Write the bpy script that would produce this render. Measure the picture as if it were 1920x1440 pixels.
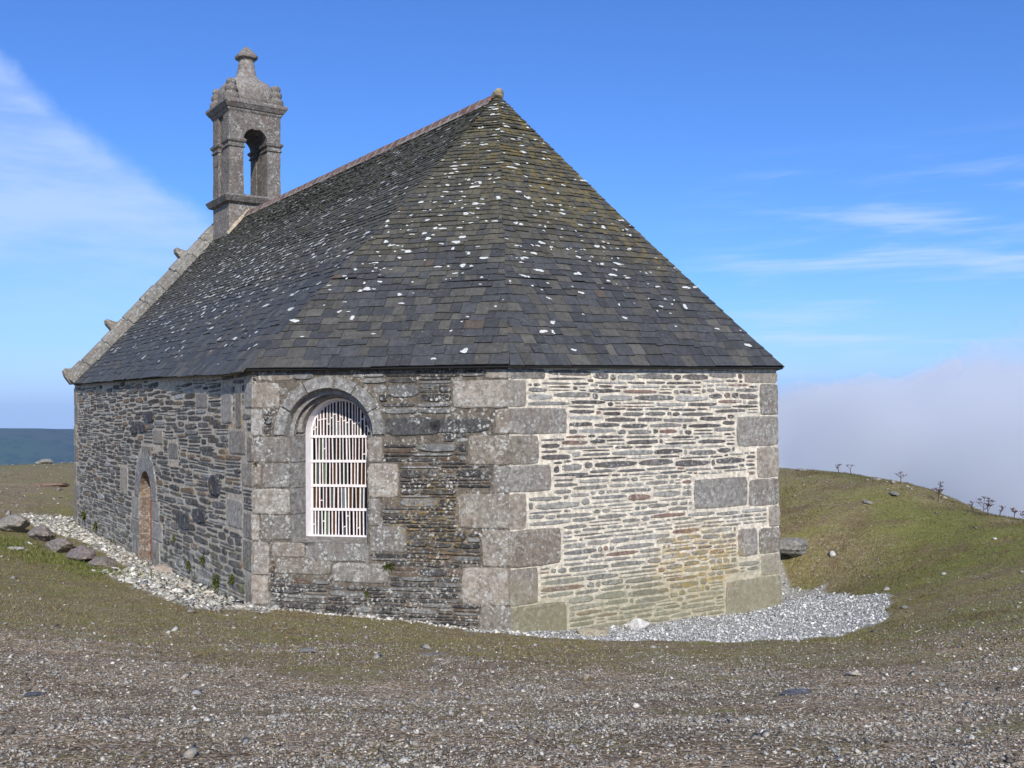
import bpy, math, random
import numpy as np
from mathutils import Vector, Matrix
from mathutils.geometry import tessellate_polygon
R = math.radians
random.seed(7)
rng = np.random.default_rng(11)
scn = bpy.context.scene
col = scn.collection
for o in list(bpy.data.objects): bpy.data.objects.remove(o)

# ------------------------------------------------------------------ camera
EYE = 2.838
pitch, roll = R(1.7685), R(0.5922)
cam_d = bpy.data.cameras.new('camera'); cam = bpy.data.objects.new('camera', cam_d); col.objects.link(cam)
cam_d.sensor_width = 36; cam_d.lens = 36*1870.17/1920; cam_d.clip_start = .1; cam_d.clip_end = 40000
fw = Vector((0, math.cos(pitch), math.sin(pitch))); rx = Vector((1, 0, 0)); up0 = rx.cross(fw)
cr = rx*math.cos(roll) - up0*math.sin(roll); cu = rx*math.sin(roll) + up0*math.cos(roll)
cam.matrix_world = Matrix(((cr.x, cu.x, -fw.x, 0), (cr.y, cu.y, -fw.y, 0), (cr.z, cu.z, -fw.z, EYE), (0, 0, 0, 1)))
scn.camera = cam
# ------------------------------------------------------------------ light
SUN_AZ, SUN_EL = 170.0, 34.0
scn.view_settings.view_transform = 'Standard'; scn.view_settings.look = 'None'
scn.view_settings.exposure = 0.18; scn.view_settings.gamma = 1
scn.cycles.volume_bounces = 2; scn.cycles.volume_step_rate = .25; scn.cycles.volume_max_steps = 768
sd = bpy.data.lights.new('sun', 'SUN'); sun = bpy.data.objects.new('sun', sd); col.objects.link(sun)
sd.energy = 4.4; sd.angle = R(.53); sd.color = (1, .94, .83)
sv = Vector((math.sin(R(SUN_AZ))*math.cos(R(SUN_EL)), math.cos(R(SUN_AZ))*math.cos(R(SUN_EL)), math.sin(R(SUN_EL))))
sun.rotation_euler = sv.to_track_quat('Z', 'Y').to_euler()

class NT:
    """small helper to write node trees"""
    def __init__(s, tree): s.t = tree; s.t.nodes.clear()
    def n(s, kind, props=None, **inp):
        nd = s.t.nodes.new(kind)
        for k, v in (props or {}).items(): setattr(nd, k, v)
        for k, v in inp.items():
            key = int(k[1:]) if k[0] == 'i' and k[1:].isdigit() else k.replace('_', ' ')
            s.set(nd.inputs[key], v)
        return nd
    def set(s, sock, v):
        if isinstance(v, bpy.types.NodeSocket): s.t.links.new(v, sock)
        elif isinstance(v, bpy.types.Node): s.t.links.new(v.outputs[0], sock)
        else:
            if isinstance(v, (tuple, list)) and len(v) == 3 and sock.type == 'RGBA': v = (*v, 1)
            sock.default_value = v
    def math(s, op, a, b=0.0, clamp=False):
        nd = s.t.nodes.new('ShaderNodeMath'); nd.operation = op; nd.use_clamp = clamp
        s.set(nd.inputs[0], a); s.set(nd.inputs[1], b); return nd.outputs[0]
    def mix(s, f, a, b, mode='MIX'):
        nd = s.t.nodes.new('ShaderNodeMix'); nd.data_type = 'RGBA'; nd.blend_type = mode
        s.set(nd.inputs[0], f); s.set(nd.inputs[6], a); s.set(nd.inputs[7], b); return nd.outputs[2]
    def ramp(s, f, lo, hi, a=0.0, b=1.0):
        nd = s.t.nodes.new('ShaderNodeMapRange'); nd.interpolation_type = 'SMOOTHSTEP'
        s.set(nd.inputs[0], f); s.set(nd.inputs[1], lo); s.set(nd.inputs[2], hi); s.set(nd.inputs[3], a); s.set(nd.inputs[4], b)
        return nd.outputs[0]
    def noise(s, vec, scale, detail=4.0, rough=.55, dist=0.0):
        nd = s.t.nodes.new('ShaderNodeTexNoise'); s.set(nd.inputs['Vector'], vec)
        nd.inputs['Scale'].default_value = scale; nd.inputs['Detail'].default_value = detail
        nd.inputs['Roughness'].default_value = rough; nd.inputs['Distortion'].default_value = dist
        return nd.outputs[0]
    def vmul(s, vec, k):
        nd = s.t.nodes.new('ShaderNodeVectorMath'); nd.operation = 'MULTIPLY'
        s.set(nd.inputs[0], vec); s.set(nd.inputs[1], k); return nd.outputs[0]

# ------------------------------------------------------------------ world: sky with thin cloud veils
w = bpy.data.worlds.new('World'); scn.world = w; w.use_nodes = True
t = NT(w.node_tree)
sky = t.n('ShaderNodeTexSky', dict(sky_type='NISHITA', sun_disc=False, sun_elevation=R(SUN_EL), sun_rotation=R(SUN_AZ),
          altitude=380, air_density=1.15, dust_density=.35, ozone_density=3.0))
tc = t.n('ShaderNodeTexCoord')
sep = t.n('ShaderNodeSeparateXYZ', Vector=tc.outputs['Generated'])
dx, dy, dz = sep.outputs
az = t.math('ARCTAN2', dx, dy); el = t.math('ARCSINE', dz)
cv = t.n('ShaderNodeCombineXYZ', X=az, Y=el)
base = t.mix(1.0, sky.outputs[0], (.50, .83, 1.45), 'MULTIPLY')
# broad soft veil on the west side, below a slanting edge
wob = t.math('ADD', t.math('MULTIPLY', t.math('SUBTRACT', t.noise(cv.outputs[0], 9, 3), .5), .05), t.math('MULTIPLY', t.math('SUBTRACT', t.noise(cv.outputs[0], 42, 6, .7), .5), .022))
edge = t.math('ADD', t.math('ADD', t.math('MULTIPLY', az, -.70), -.015), wob)        # elevation of the edge
dd_ = t.math('SUBTRACT', edge, el)
veil = t.math('MULTIPLY', t.ramp(dd_, -.006, .022), t.ramp(az, -.12, -.30))
veil = t.math('MULTIPLY', veil, t.ramp(el, .10, .17, .45, 1.0))
streak = t.noise(t.n('ShaderNodeMapping', dict(vector_type='POINT'), Vector=cv.outputs[0], Rotation=(0, 0, R(28)), Scale=(5, 26, 1)).outputs[0], 1.0, 5, .6)
veil = t.math('MULTIPLY', veil, t.ramp(streak, .30, .68, .38, 1.0))
# cirrus wisps low in the east
w2 = t.noise(t.n('ShaderNodeMapping', dict(vector_type='POINT'), Vector=cv.outputs[0], Rotation=(0, 0, R(-9)), Location=(3.1, .4, 0), Scale=(4, 38, 1)).outputs[0], 1.0, 5, .6, .4)
wis = t.math('MULTIPLY', t.ramp(w2, .46, .74), t.math('MULTIPLY', t.ramp(az, .12, .30), t.math('MULTIPLY', t.ramp(el, .0, .06), t.ramp(el, .27, .16))))
wis = t.math('MULTIPLY', wis, .6)
# faint haze low over the horizon
hz = t.math('MULTIPLY', t.ramp(el, .16, -.01), .40)
c1 = t.mix(hz, base, (4.7, 5.9, 10.3))
c1 = t.mix(t.math('MULTIPLY', t.ramp(el, .05, .0), .6), c1, (3.5, 4.7, 8.6))
c2 = t.mix(t.math('MULTIPLY', veil, .7), c1, (5.2, 6.7, 9.9))
c3 = t.mix(wis, c2, (6.0, 7.2, 9.8))
bg = t.n('ShaderNodeBackground', Color=c3, Strength=.10)
t.n('ShaderNodeOutputWorld', Surface=bg.outputs[0])

# ------------------------------------------------------------------ helpers
def tag(o, label=None, cat=None, group=None, kind=None):
    if label: o['label'] = label
    if cat: o['category'] = cat
    if group: o['group'] = group
    if kind: o['kind'] = kind
    return o
def empty(name, loc, rz=0, parent=None):
    o = bpy.data.objects.new(name, None); col.objects.link(o); o.location = loc; o.rotation_euler[2] = rz
    o.empty_display_size = .2
    if parent: o.parent = parent
    return o
def put(o, parent):
    """parent keeping world placement (parents are only translated)"""
    o.parent = parent
    return o
def mkobj(name, verts, faces, mat, parent=None, tone=None, smooth=False, mats=None, midx=None, origin=None):
    me = bpy.data.meshes.new(name)
    verts = np.asarray(verts, dtype=np.float32).reshape(-1, 3)
    off = Vector((0, 0, 0))
    pw = Vector((0, 0, 0)); q = parent
    while q is not None: pw += q.location; q = q.parent
    if origin is not None: off = Vector(origin)
    elif parent is not None: off = pw
    verts = verts - np.array(off, dtype=np.float32)
    if isinstance(faces, np.ndarray):
        nv, k = faces.shape
        me.vertices.add(len(verts)); me.vertices.foreach_set('co', verts.ravel())
        me.loops.add(nv*k); me.loops.foreach_set('vertex_index', faces.ravel().astype(np.int32))
        me.polygons.add(nv); me.polygons.foreach_set('loop_start', np.arange(0, nv*k, k, dtype=np.int32))
        me.polygons.foreach_set('loop_total', np.full(nv, k, dtype=np.int32))
        me.update(calc_edges=True)
    else:
        me.from_pydata(verts.tolist(), [], faces); me.update()
    if tone is not None:
        a = me.color_attributes.new('tone', 'FLOAT_COLOR', 'POINT')
        a.data.foreach_set('color', np.asarray(tone, dtype=np.float32).ravel())
    for m in (mats or [mat]): me.materials.append(m)
    if midx is not None: me.polygons.foreach_set('material_index', np.asarray(midx, dtype=np.int32))
    if smooth: me.polygons.foreach_set('use_smooth', np.ones(len(me.polygons), dtype=bool))
    me.validate(); me.update()
    o = bpy.data.objects.new(name, me); col.objects.link(o)
    o.location = off - pw if parent is not None else off
    if parent is not None: o.parent = parent
    return o
class MB:
    """mesh collector in world coordinates with a tone colour per vertex"""
    def __init__(s): s.v = []; s.f = []; s.c = []
    def add(s, vs, fs, c):
        k = len(s.v); s.v += [tuple(q) for q in vs]; s.f += [tuple(i+k for i in f) for f in fs]
        s.c += [c]*len(vs) if not isinstance(c, list) else c
    def frustum(s, bottom, top, c):
        n = len(bottom)
        s.add(list(bottom)+list(top), [tuple(range(n))[::-1], tuple(range(n, 2*n))]+[(i, (i+1) % n, n+(i+1) % n, n+i) for i in range(n)], c)
    def box(s, o, ax, ay, az_, c):
        o, ax, ay, az_ = map(Vector, (o, ax, ay, az_))
        b = [o, o+ax, o+ax+ay, o+ay]
        s.frustum(b, [q+az_ for q in b], c)
    def build(s, name, mat, parent=None, smooth=False, origin=None):
        return mkobj(name, s.v, s.f, mat, parent, s.c, smooth, origin=origin)
def g(v, a=0.0, tint=(1, 1, 1)): return (v*tint[0], v*tint[1], v*tint[2], a)

_lat = np.random.default_rng(5).random((256, 256))
def vnoise(x, y):
    xi = np.floor(x).astype(int); yi = np.floor(y).astype(int); fx = x-xi; fy = y-yi
    fx = fx*fx*(3-2*fx); fy = fy*fy*(3-2*fy)
    a = _lat[xi % 256, yi % 256]; b = _lat[(xi+1) % 256, yi % 256]; c = _lat[xi % 256, (yi+1) % 256]; d = _lat[(xi+1) % 256, (yi+1) % 256]
    return (a*(1-fx)+b*fx)*(1-fy)+(c*(1-fx)+d*fx)*fy
def fbm(x, y, o=4, h=.5):
    s = 0; a = 1; n = 0
    x = np.asarray(x, dtype=float); y = np.asarray(y, dtype=float)
    for k in range(o):
        s = s+a*vnoise(x*2**k+17.3*k, y*2**k+9.1*k); n += a; a *= h
    return s/n
def sst(x, a, b):
    q = np.clip((x-a)/(b-a), 0, 1); return q*q*(3-2*q)

# ------------------------------------------------------------------ plan of the chapel
V2 = lambda a: np.array(a, dtype=float)
C0, C1, C2, C3 = V2((-3.755, 14.099)), V2((-.031, 13.165)), V2((4.337, 15.943)), V2((4.737, 19.762))   # eaves corners
GE, AP, EE = V2((-12.007, 27.134)), V2((-.184, 17.519)), V2((-8.642, 29.613))
W0, W1, W2, W3, W5, W4 = map(V2, ((-3.692, 14.186), (-.049, 13.272), (4.243, 16.002), (4.634, 19.735), (-4.307, 32.519), (-11.925, 27.191)))
rd = V2((-.57313, .81946)); NN = V2((.81946, .57313))
H = 3.5; RZ = 8.49
HZ = dict(C0=3.531, C1=3.5, C2=3.558, C3=3.54, G=3.826, G2=3.75)

# ------------------------------------------------------------------ terrain
ctrl = [[4.69,17.42,-.12],[5.25,16.58,-.1],[5.02,13.59,.1],[4.31,12.77,0],[2.96,12.83,-.08],[1.63,13.04,-.1],[.66,13.09,-.06],[4.98,18.1,.5],[5.75,16.9,.25],[6.1,14.6,.3],[5.8,11.6,.5],[4.9,9.8,.6],[5.5,19.43,1.0],[6.09,22.46,1.55],[7.35,21.5,1.45],[7.8,19.8,1.37],[8.2,18.3,1.0],[8.76,17.2,.92],[7.24,17.3,.75],[7.0,14.0,.55],[3.5,7.1,.85],[9.6,14.8,.8],[2.2,4.47,1.25],[-20.97,40.86,1.0],[-18.6,42.16,1.0],[-14.78,28.8,.45],[-13.75,31,.3],[-11.51,22.45,.3],[-8.63,16.83,.35],[-6.79,13.24,.5],[-5.8,14.29,.3],[-4.15,8.11,.85],[-3.99,13.3,.22],[-2.43,4.75,1.2],[0,4.57,1.24],[0,7.55,.75],[0,10.79,.25],[-1.93,7.8,.72],[1.72,7.48,.75],
  [-11.5,26.8,-.02],[-9.3,23.6,-.03],[-7.3,20.4,-.05],[-6.0,18.2,0],[-5.0,16.4,.08],[-3.9,14.5,.15],[-2.4,13.8,.1],[-.2,13.2,-.02],[1,13.8,-.13],[2.5,14.7,-.2],[4.1,15.7,-.22],[4.9,16.4,-.2],
  [0,0,1.24],[0,-6,1.2],[6,0,1.4],[-7,0,1.2],[-12,8,.9],[-16,16,.7],[-22,26,.7],[-28,38,.9],
  [9.3,23,.9],[9.6,21,.8],[10,19.3,.4],[10.8,17.6,.4],[9,11,.7],[12.5,21,-.6],[13,15,.3],
  [0,24,.2],[2,30,.6],[-5,36,.4],[8,28,1.0],[-24,48,.2],[-20,49,.1],[-30,46,.4]]
cp = np.array(ctrl)
def _U(r): return r*r*np.log(r+1e-9)
_n = len(cp); K = _U(np.linalg.norm(cp[:, None, :2]-cp[None, :, :2], axis=2)); Pm = np.hstack([np.ones((_n, 1)), cp[:, :2]])
_A = np.zeros((_n+3, _n+3)); _A[:_n, :_n] = K+.02*np.eye(_n); _A[:_n, _n:] = Pm; _A[_n:, :_n] = Pm.T
_w = np.linalg.solve(_A, np.concatenate([cp[:, 2], np.zeros(3)]))
def ground_z(x, y, detail=True):
    x = np.atleast_1d(np.asarray(x, dtype=float)); y = np.atleast_1d(np.asarray(y, dtype=float)); sh = x.shape
    xf = x.ravel(); yf = y.ravel()
    z = np.empty(len(xf)); r = np.hypot(xf+4, yf-18)
    inn = r < 75
    xi = xf[inn]; yi = yf[inn]; zi = np.zeros(len(xi))
    for s in range(0, len(xi), 20000):
        q = np.stack([xi[s:s+20000], yi[s:s+20000]], 1)
        zi[s:s+20000] = _U(np.linalg.norm(q[:, None]-cp[None, :, :2], axis=2))@_w[:_n]+_w[_n]+q@_w[_n+1:]
    z[inn] = zi; z[~inn] = 0
    # the summit falls away on every side
    rx_ = np.where(xf > 7, np.hypot(xf-7, np.maximum(0, yf-30)*.7), 0)
    far = np.maximum(0, r-34)
    drop = .33*far*far/(far+14) + .42*np.maximum(0, xf-9.6)**2/(np.maximum(0, xf-9.6)+3)
    zz = np.where(inn, np.clip(z, -6, 2.2)*(1-sst(r, 40, 75)), 0)-drop
    low = -150+22*fbm(xf*.0011, yf*.0011, 3)
    zz = np.maximum(zz, low)
    if detail:
        near = 1-sst(r, 40, 70)
        zz = zz+near*((fbm(xf*.9, yf*.9, 3)-.5)*.10+(fbm(xf*5, yf*5, 3)-.5)*.035)
    return zz.reshape(sh)
def gz(x, y): return float(ground_z([x], [y])[0])

def seg_dist(x, y, P, Q):
    d = Q-P; L2 = d@d
    tt = np.clip(((x-P[0])*d[0]+(y-P[1])*d[1])/L2, 0, 1)
    return np.hypot(x-P[0]-tt*d[0], y-P[1]-tt*d[1]), tt
SK = np.array([(-.6,13.2),(.66,13.02),(1.63,12.93),(2.96,12.72),(4.1,12.72),(4.75,13.1),(5.15,13.8),(5.4,14.8),(5.35,15.9),(5.2,16.7),(4.8,17.4),(4.75,21),(3,20),(3,16),(0,14)])
PATH = np.array([(-3.5,13.75),(-4.3,13.75),(-5.2,14.6),(-5.9,15.7),(-7.2,17.55),(-7.1,18.6),(-8.2,20.2),(-9.8,22.6),(-11.9,25.2),(-13.6,27.6),(-12.4,28),(-11,27),(-6,19),(-3,14.4)])
def inpoly(x, y, poly):
    c = np.zeros(np.shape(x), dtype=bool); n = len(poly)
    for i in range(n):
        x1, y1 = poly[i]; x2, y2 = poly[(i+1) % n]
        with np.errstate(divide='ignore', invalid='ignore'):
            c ^= ((y1 > y) != (y2 > y)) & (x < (x2-x1)*(y-y1)/(y2-y1+1e-12)+x1)
    return c
CH = np.array([W0, W1, W2, W3, W5, W4])
def chipzone(x, y):
    jx = x+(fbm(x*1.6, y*1.6, 3)-.5)*.5; jy = y+(fbm(x*1.6+40, y*1.6, 3)-.5)*.5
    return inpoly(jx, jy, SK).astype(float), inpoly(jx, jy, PATH).astype(float)
def zones(x, y):
    """gravel cover, greenness"""
    n1 = fbm(x*.55+3, y*.55, 4); n2 = fbm(x*1.7, y*1.7+8, 4); n3 = fbm(x*.25+9, y*.25+2, 3)
    lim = 10.2+np.where(x > 1.5, -(x-1.5)*.15, 0)+np.where(x < -2, (-2-x)*.25, 0)
    gr = sst(lim-y+(n1-.5)*6+(n2-.5)*4.5, -2.6, 3.0)
    gr = np.maximum(gr*(.55+.45*sst(n2, .3, .6)), .5*np.exp(-(((x+2.2)/.9)**2+((y-10.4)/.3)**2)**2))
    gr = np.maximum(gr, sst(n3, .52, .7)*.45*(y > 18))
    gr = gr*(1-.8*np.exp(-(((x-3.0)/1.3)**2+((y-5.6)/.32)**2)*(.6+.8*n2)))*(1-.55*np.exp(-(((x-1.2)/1.0)**2+((y-6.3)/.2)**2)*(.6+.8*n2)))
    # far left stony top
    gr = np.maximum(gr, .3*sst(x, -9, -13)*sst(y, 24, 36)*sst(n2, .3, .6))
    green = sst(n1, .42, .62)*.5
    right = sst(x, 4.0, 5.4)*sst(y, 10.5, 14)
    green = np.maximum(green, right*(.25+.75*sst(n1+.12*np.sin(y*1.3), .30, .58)))
    dleft, _ = seg_dist(x, y, V2((-11.8, 22.4)), V2((-6.6, 17.0)))
    green = np.maximum(green, np.exp(-(dleft/1.1)**2)*.9)
    green = green*(1-.75*sst(9.8-y, 0, 3))*(1-.9*np.exp(-((x-5.6)/.8)**2-((y-17.0)/1.3)**2))
    return np.clip(gr, 0, 1), np.clip(green, 0, 1)

def ground_mat():
    m = bpy.data.materials.new('ground'); m.use_nodes = True; t = NT(m.node_tree)
    at = t.n('ShaderNodeAttribute', dict(attribute_name='tone')); sp = t.n('ShaderNodeSeparateColor', Color=at.outputs['Color'])
    gr, gn, ch = sp.outputs
    geo = t.n('ShaderNodeNewGeometry'); P = geo.outputs['Position']
    nf = t.noise(P, 38, 6, .7); nm = t.noise(P, 6, 5, .6); nl = t.noise(P, 1.1, 4, .6)
    brown = t.mix(nm, (.13, .10, .052), (.35, .285, .15))
    straw = t.mix(nf, (.16, .135, .05), (.38, .31, .165))
    turf = t.mix(t.ramp(nl, .35, .65), brown, straw)
    grn = t.mix(nf, (.08, .10, .018), (.25, .28, .065))
    turf = t.mix(t.math('MULTIPLY', gn, t.ramp(nm, .25, .6, .5, 1)), turf, grn)
    turf = t.mix(t.ramp(nf, .34, .56, .7, 0), turf, (.055, .038, .022))
    nq = t.noise(P, 16, 5, .7)
    turf = t.mix(t.ramp(nq, .50, .66, 0, .65), turf, (.30, .25, .14))
    turf = t.mix(t.ramp(nq, .50, .36, 0, .5), turf, (.06, .045, .028))
    pt = t.noise(t.vmul(P, (.9, 2.2, 1)), 1.0, 6, .68)
    turf = t.mix(t.ramp(pt, .52, .60, 0, .6), turf, t.mix(nf, (.11, .07, .045), (.24, .17, .11)))
    turf = t.mix(t.ramp(pt, .46, .40, 0, .55), turf, t.mix(nf, (.10, .11, .025), (.26, .25, .075)))
    # fine stony matrix
    v = t.n('ShaderNodeTexVoronoi', Vector=P, Scale=34.0); v.inputs['Randomness'].default_value = 1
    v2 = t.n('ShaderNodeTexVoronoi', Vector=P, Scale=75.0)
    sv_ = t.n('ShaderNodeSeparateColor', Color=v.outputs['Color']); sv2 = t.n('ShaderNodeSeparateColor', Color=v2.outputs['Color'])
    st = t.mix(sv_.outputs[0], (.09, .07, .05), (.38, .345, .29))
    st2 = t.mix(sv2.outputs[1], (.07, .05, .035), (.34, .30, .25))
    soil = t.mix(nm, (.080, .064, .045), (.155, .128, .092))
    stone = t.mix(t.math('GREATER_THAN', sv_.outputs[1], .55), soil, st)
    stone = t.mix(t.math('GREATER_THAN', sv2.outputs[0], .6), stone, st2)
    stone = t.mix(1.0, stone, (1.36, 1.18, .96), 'MULTIPLY')
    trk = t.noise(t.vmul(P, (.55, 1.5, 1)), 1.0, 5, .65)
    tk = t.ramp(trk, .35, .65, .72, 1.28); tkc = t.n('ShaderNodeCombineColor', Red=tk, Green=tk, Blue=tk)
    stone = t.mix(1.0, stone, tkc.outputs[0], 'MULTIPLY')
    mossy = t.math('MULTIPLY', t.ramp(t.noise(P, 1.7, 6, .65), .50, .62), t.ramp(nf, .35, .6))
    stone = t.mix(t.math('MULTIPLY', mossy, .75), stone, t.mix(nf, (.10, .085, .03), (.24, .20, .08)))
    c = t.mix(t.ramp(t.math('ADD', gr, t.math('MULTIPLY', t.math('SUBTRACT', nm, .5), .7)), .25, .65), turf, stone)
    # sparse stones in the turf
    c = t.mix(t.math('MULTIPLY', t.math('GREATER_THAN', sv_.outputs[2], .93), t.ramp(gn, .9, .2, .1, .9)), c, st)
    c = t.mix(ch, c, (.34, .33, .30))
    cd = t.n('ShaderNodeVectorMath', dict(operation='LENGTH')); t.set(cd.inputs[0], P)
    farc = t.mix(t.noise(P, .004, 6, .65), (.018, .035, .012), (.10, .085, .045))
    c = t.mix(t.ramp(cd.outputs['Value'], 120, 300), c, farc)
    hgt = t.math('ADD', t.math('MULTIPLY', nf, .6), t.math('MULTIPLY', v.outputs['Distance'], -.8))
    bp = t.n('ShaderNodeBump', Height=hgt, Strength=.75, Distance=.03)
    b = t.n('ShaderNodeBsdfPrincipled', Base_Color=c, Roughness=.95, Normal=bp.outputs[0]); b.inputs['Specular IOR Level'].default_value = .15
    t.n('ShaderNodeOutputMaterial', Surface=b.outputs[0])
    return m
M_ground = ground_mat()
def axis(lo, hi, step, far, k=46):
    a = np.arange(lo, hi+1e-6, step); g_ = np.geomspace(step*1.5, far, k)
    return np.concatenate([(lo-g_)[::-1], a, hi+g_])
def build_ground():
    xs = axis(-15, 12, .10, 9000); ys = axis(2.5, 30, .10, 9000)
    X, Y = np.meshgrid(xs, ys); Z = ground_z(X, Y)
    inside = inpoly(X, Y, CH)
    Z = np.where(inside & (np.minimum.reduce([seg_dist(X, Y, CH[i], CH[(i+1) % 6])[0] for i in range(6)]) > .3), Z-.1, Z)
    a, b = zones(X, Y); s1, s2 = chipzone(X, Y)
    r = np.hypot(X, Y)
    tone = np.stack([a, b, np.maximum(s1, s2*.9)*(r < 60), np.zeros_like(a)], -1).reshape(-1, 4)
    ny, nx = X.shape; i = np.arange(ny*nx).reshape(ny, nx)
    f = np.stack([i[:-1, :-1], i[:-1, 1:], i[1:, 1:], i[1:, :-1]], -1).reshape(-1, 4)
    o = mkobj('ground', np.stack([X, Y, Z], -1).reshape(-1, 3), f, M_ground, tone=tone, smooth=True)
    tag(o, kind='structure')
build_ground()

# distant wooded hill to the west
def build_hills():
    m = bpy.data.materials.new('hill_heath'); m.use_nodes = True; t = NT(m.node_tree)
    P = t.n('ShaderNodeNewGeometry').outputs['Position']
    n = t.noise(P, .006, 6, .6); n2 = t.noise(P, .0018, 4, .6)
    c = t.mix(t.ramp(n2, .4, .6), t.mix(n, (.004, .022, .012), (.03, .065, .02)), t.mix(n, (.02, .018, .014), (.06, .045, .03)))
    c = t.mix(t.ramp(t.noise(P, .02, 4, .7), .52, .58), c, (.008, .016, .008))
    b = t.n('ShaderNodeBsdfPrincipled', Base_Color=c, Roughness=1.0); b.inputs['Specular IOR Level'].default_value = 0
    t.n('ShaderNodeOutputMaterial', Surface=b.outputs[0])
    U = np.linspace(-3600, 2600, 220); Vv = np.linspace(0, 1, 60)
    UU, VV = np.meshgrid(U, Vv)
    prof = np.sin(VV*math.pi)**.8
    ridge = 118+26*np.exp(-((UU+900)/700)**2)+9*(fbm(UU*.002, UU*0, 3)-.5)
    cx, cy = -1900, 3500
    X = cx+UU*.88+(VV-.5)*900*.47; Y = cy+UU*.47+(VV-.5)*1500
    Z = -150+prof*ridge+prof*12*(fbm(X*.004, Y*.004, 5)-.5)+prof*3*(fbm(X*.04, Y*.04, 2)-.5)
    ny, nx = X.shape; i = np.arange(ny*nx).reshape(ny, nx)
    f = np.stack([i[:-1, :-1], i[:-1, 1:], i[1:, 1:], i[1:, :-1]], -1).reshape(-1, 4)
    tag(mkobj('hills', np.stack([X, Y, Z], -1).reshape(-1, 3), f, m, smooth=True), kind='structure')
build_hills()

# ------------------------------------------------------------------ stone materials
def stone_mat(name, lich=1.0, special=None, rough=.9, bump=.5, moss=0.0):
    m = bpy.data.materials.new(name); m.use_nodes = True; t = NT(m.node_tree)
    at = t.n('ShaderNodeAttribute', dict(attribute_name='tone')); base = at.outputs['Color']; gran = at.outputs['Alpha']
    geo = t.n('ShaderNodeNewGeometry'); P = geo.outputs['Position']
    n1 = t.noise(P, 14, 6, .65); n2 = t.noise(P, 85, 5, .8); n3 = t.noise(P, 3.2, 4, .6)
    k = t.math('ADD', t.math('MULTIPLY', n1, .9), t.math('MULTIPLY', n2, 1.1)); k = t.ramp(k, .68, 1.32, .38, 1.62)
    kk = t.n('ShaderNodeCombineColor', Red=k, Green=k, Blue=k)
    c = t.mix(1.0, base, kk.outputs[0], 'MULTIPLY')
    # grey-white crustose lichen: blotches gathered in patches
    v = t.n('ShaderNodeTexVoronoi', Vector=t.n('ShaderNodeVectorMath', dict(operation='ADD'), i0=P, i1=t.vmul(t.n('ShaderNodeTexNoise', Vector=P, Scale=18.0).outputs['Color'], (.05, .05, .05))).outputs[0], Scale=17.0)
    spot = t.ramp(v.outputs['Distance'], .42, .30)
    area = t.ramp(t.noise(P, 5.0, 4, .6), .50, .62)
    l1 = t.math('MULTIPLY', spot, area)
    crust = t.math('MULTIPLY', t.ramp(t.noise(P, 24, 5, .7), .54, .62), t.ramp(n3, .40, .60))
    big = t.math('MULTIPLY', t.ramp(t.noise(P, 7.5, 6, .75), .56, .64), t.math('ADD', .25, t.math('MULTIPLY', gran, .5)))
    lf = t.math('MULTIPLY', t.math('MAXIMUM', t.math('MAXIMUM', l1, crust), big), lich*.8)
    warm = t.math('MULTIPLY', t.ramp(t.noise(P, 2.3, 4, .6), .45, .65), .45)
    c = t.mix(t.math('MULTIPLY', warm, gran), c, (.17, .13, .105))
    lf = t.math('MULTIPLY', lf, t.ramp(t.noise(P, 60, 3, .6), .25, .55, .5, 1))
    c = t.mix(lf, c, (.46, .46, .43))
    c = t.mix(t.math('MULTIPLY', t.ramp(t.noise(P, 9, 5, .7), .60, .68), .7*moss), c, (.09, .10, .03))
    if special: c = special(t, P, c, n1, n3)
    hh = t.math('ADD', t.math('MULTIPLY', n1, 1.0), t.math('MULTIPLY', n2, .5))
    bp = t.n('ShaderNodeBump', Height=hh, Strength=bump, Distance=.03)
    b = t.n('ShaderNodeBsdfPrincipled', Base_Color=c, Roughness=rough, Normal=bp.outputs[0]); b.inputs['Specular IOR Level'].default_value = .18
    t.n('ShaderNodeOutputMaterial', Surface=b.outputs[0])
    return m
def ball(t, P, c, r, sx=(1, 1, 1)):
    q = t.n('ShaderNodeVectorMath', dict(operation='SUBTRACT'), i0=P, i1=c)
    q = t.n('ShaderNodeVectorMath', dict(operation='LENGTH'), i0=t.vmul(q.outputs[0], sx))
    return t.ramp(q.outputs['Value'], r, r*.35)
def sp_end(t, P, c, n1, n3):
    # green algae at the foot and ochre lichen low on the right
    z = t.n('ShaderNodeSeparateXYZ', Vector=P).outputs[2]
    f = t.math('MULTIPLY', t.ramp(t.math('ADD', z, t.math('MULTIPLY', n3, 1.0)), 1.45, .45), .55)
    c = t.mix(f, c, (.235, .225, .12))
    pt = W1+(W2-W1)/np.linalg.norm(W2-W1)*3.35
    f = t.math('MULTIPLY', ball(t, P, (pt[0], pt[1], .62), 1.25, (1, 1, 1.6)), t.ramp(t.noise(P, 11, 6, .8), .43, .53))
    return t.mix(t.math('MULTIPLY', t.math('MULTIPLY', f, t.ramp(t.noise(t.vmul(P, (1, 1, 3.5)), 9, 5, .7), .42, .56)), .75), c, (.38, .255, .06))
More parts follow.
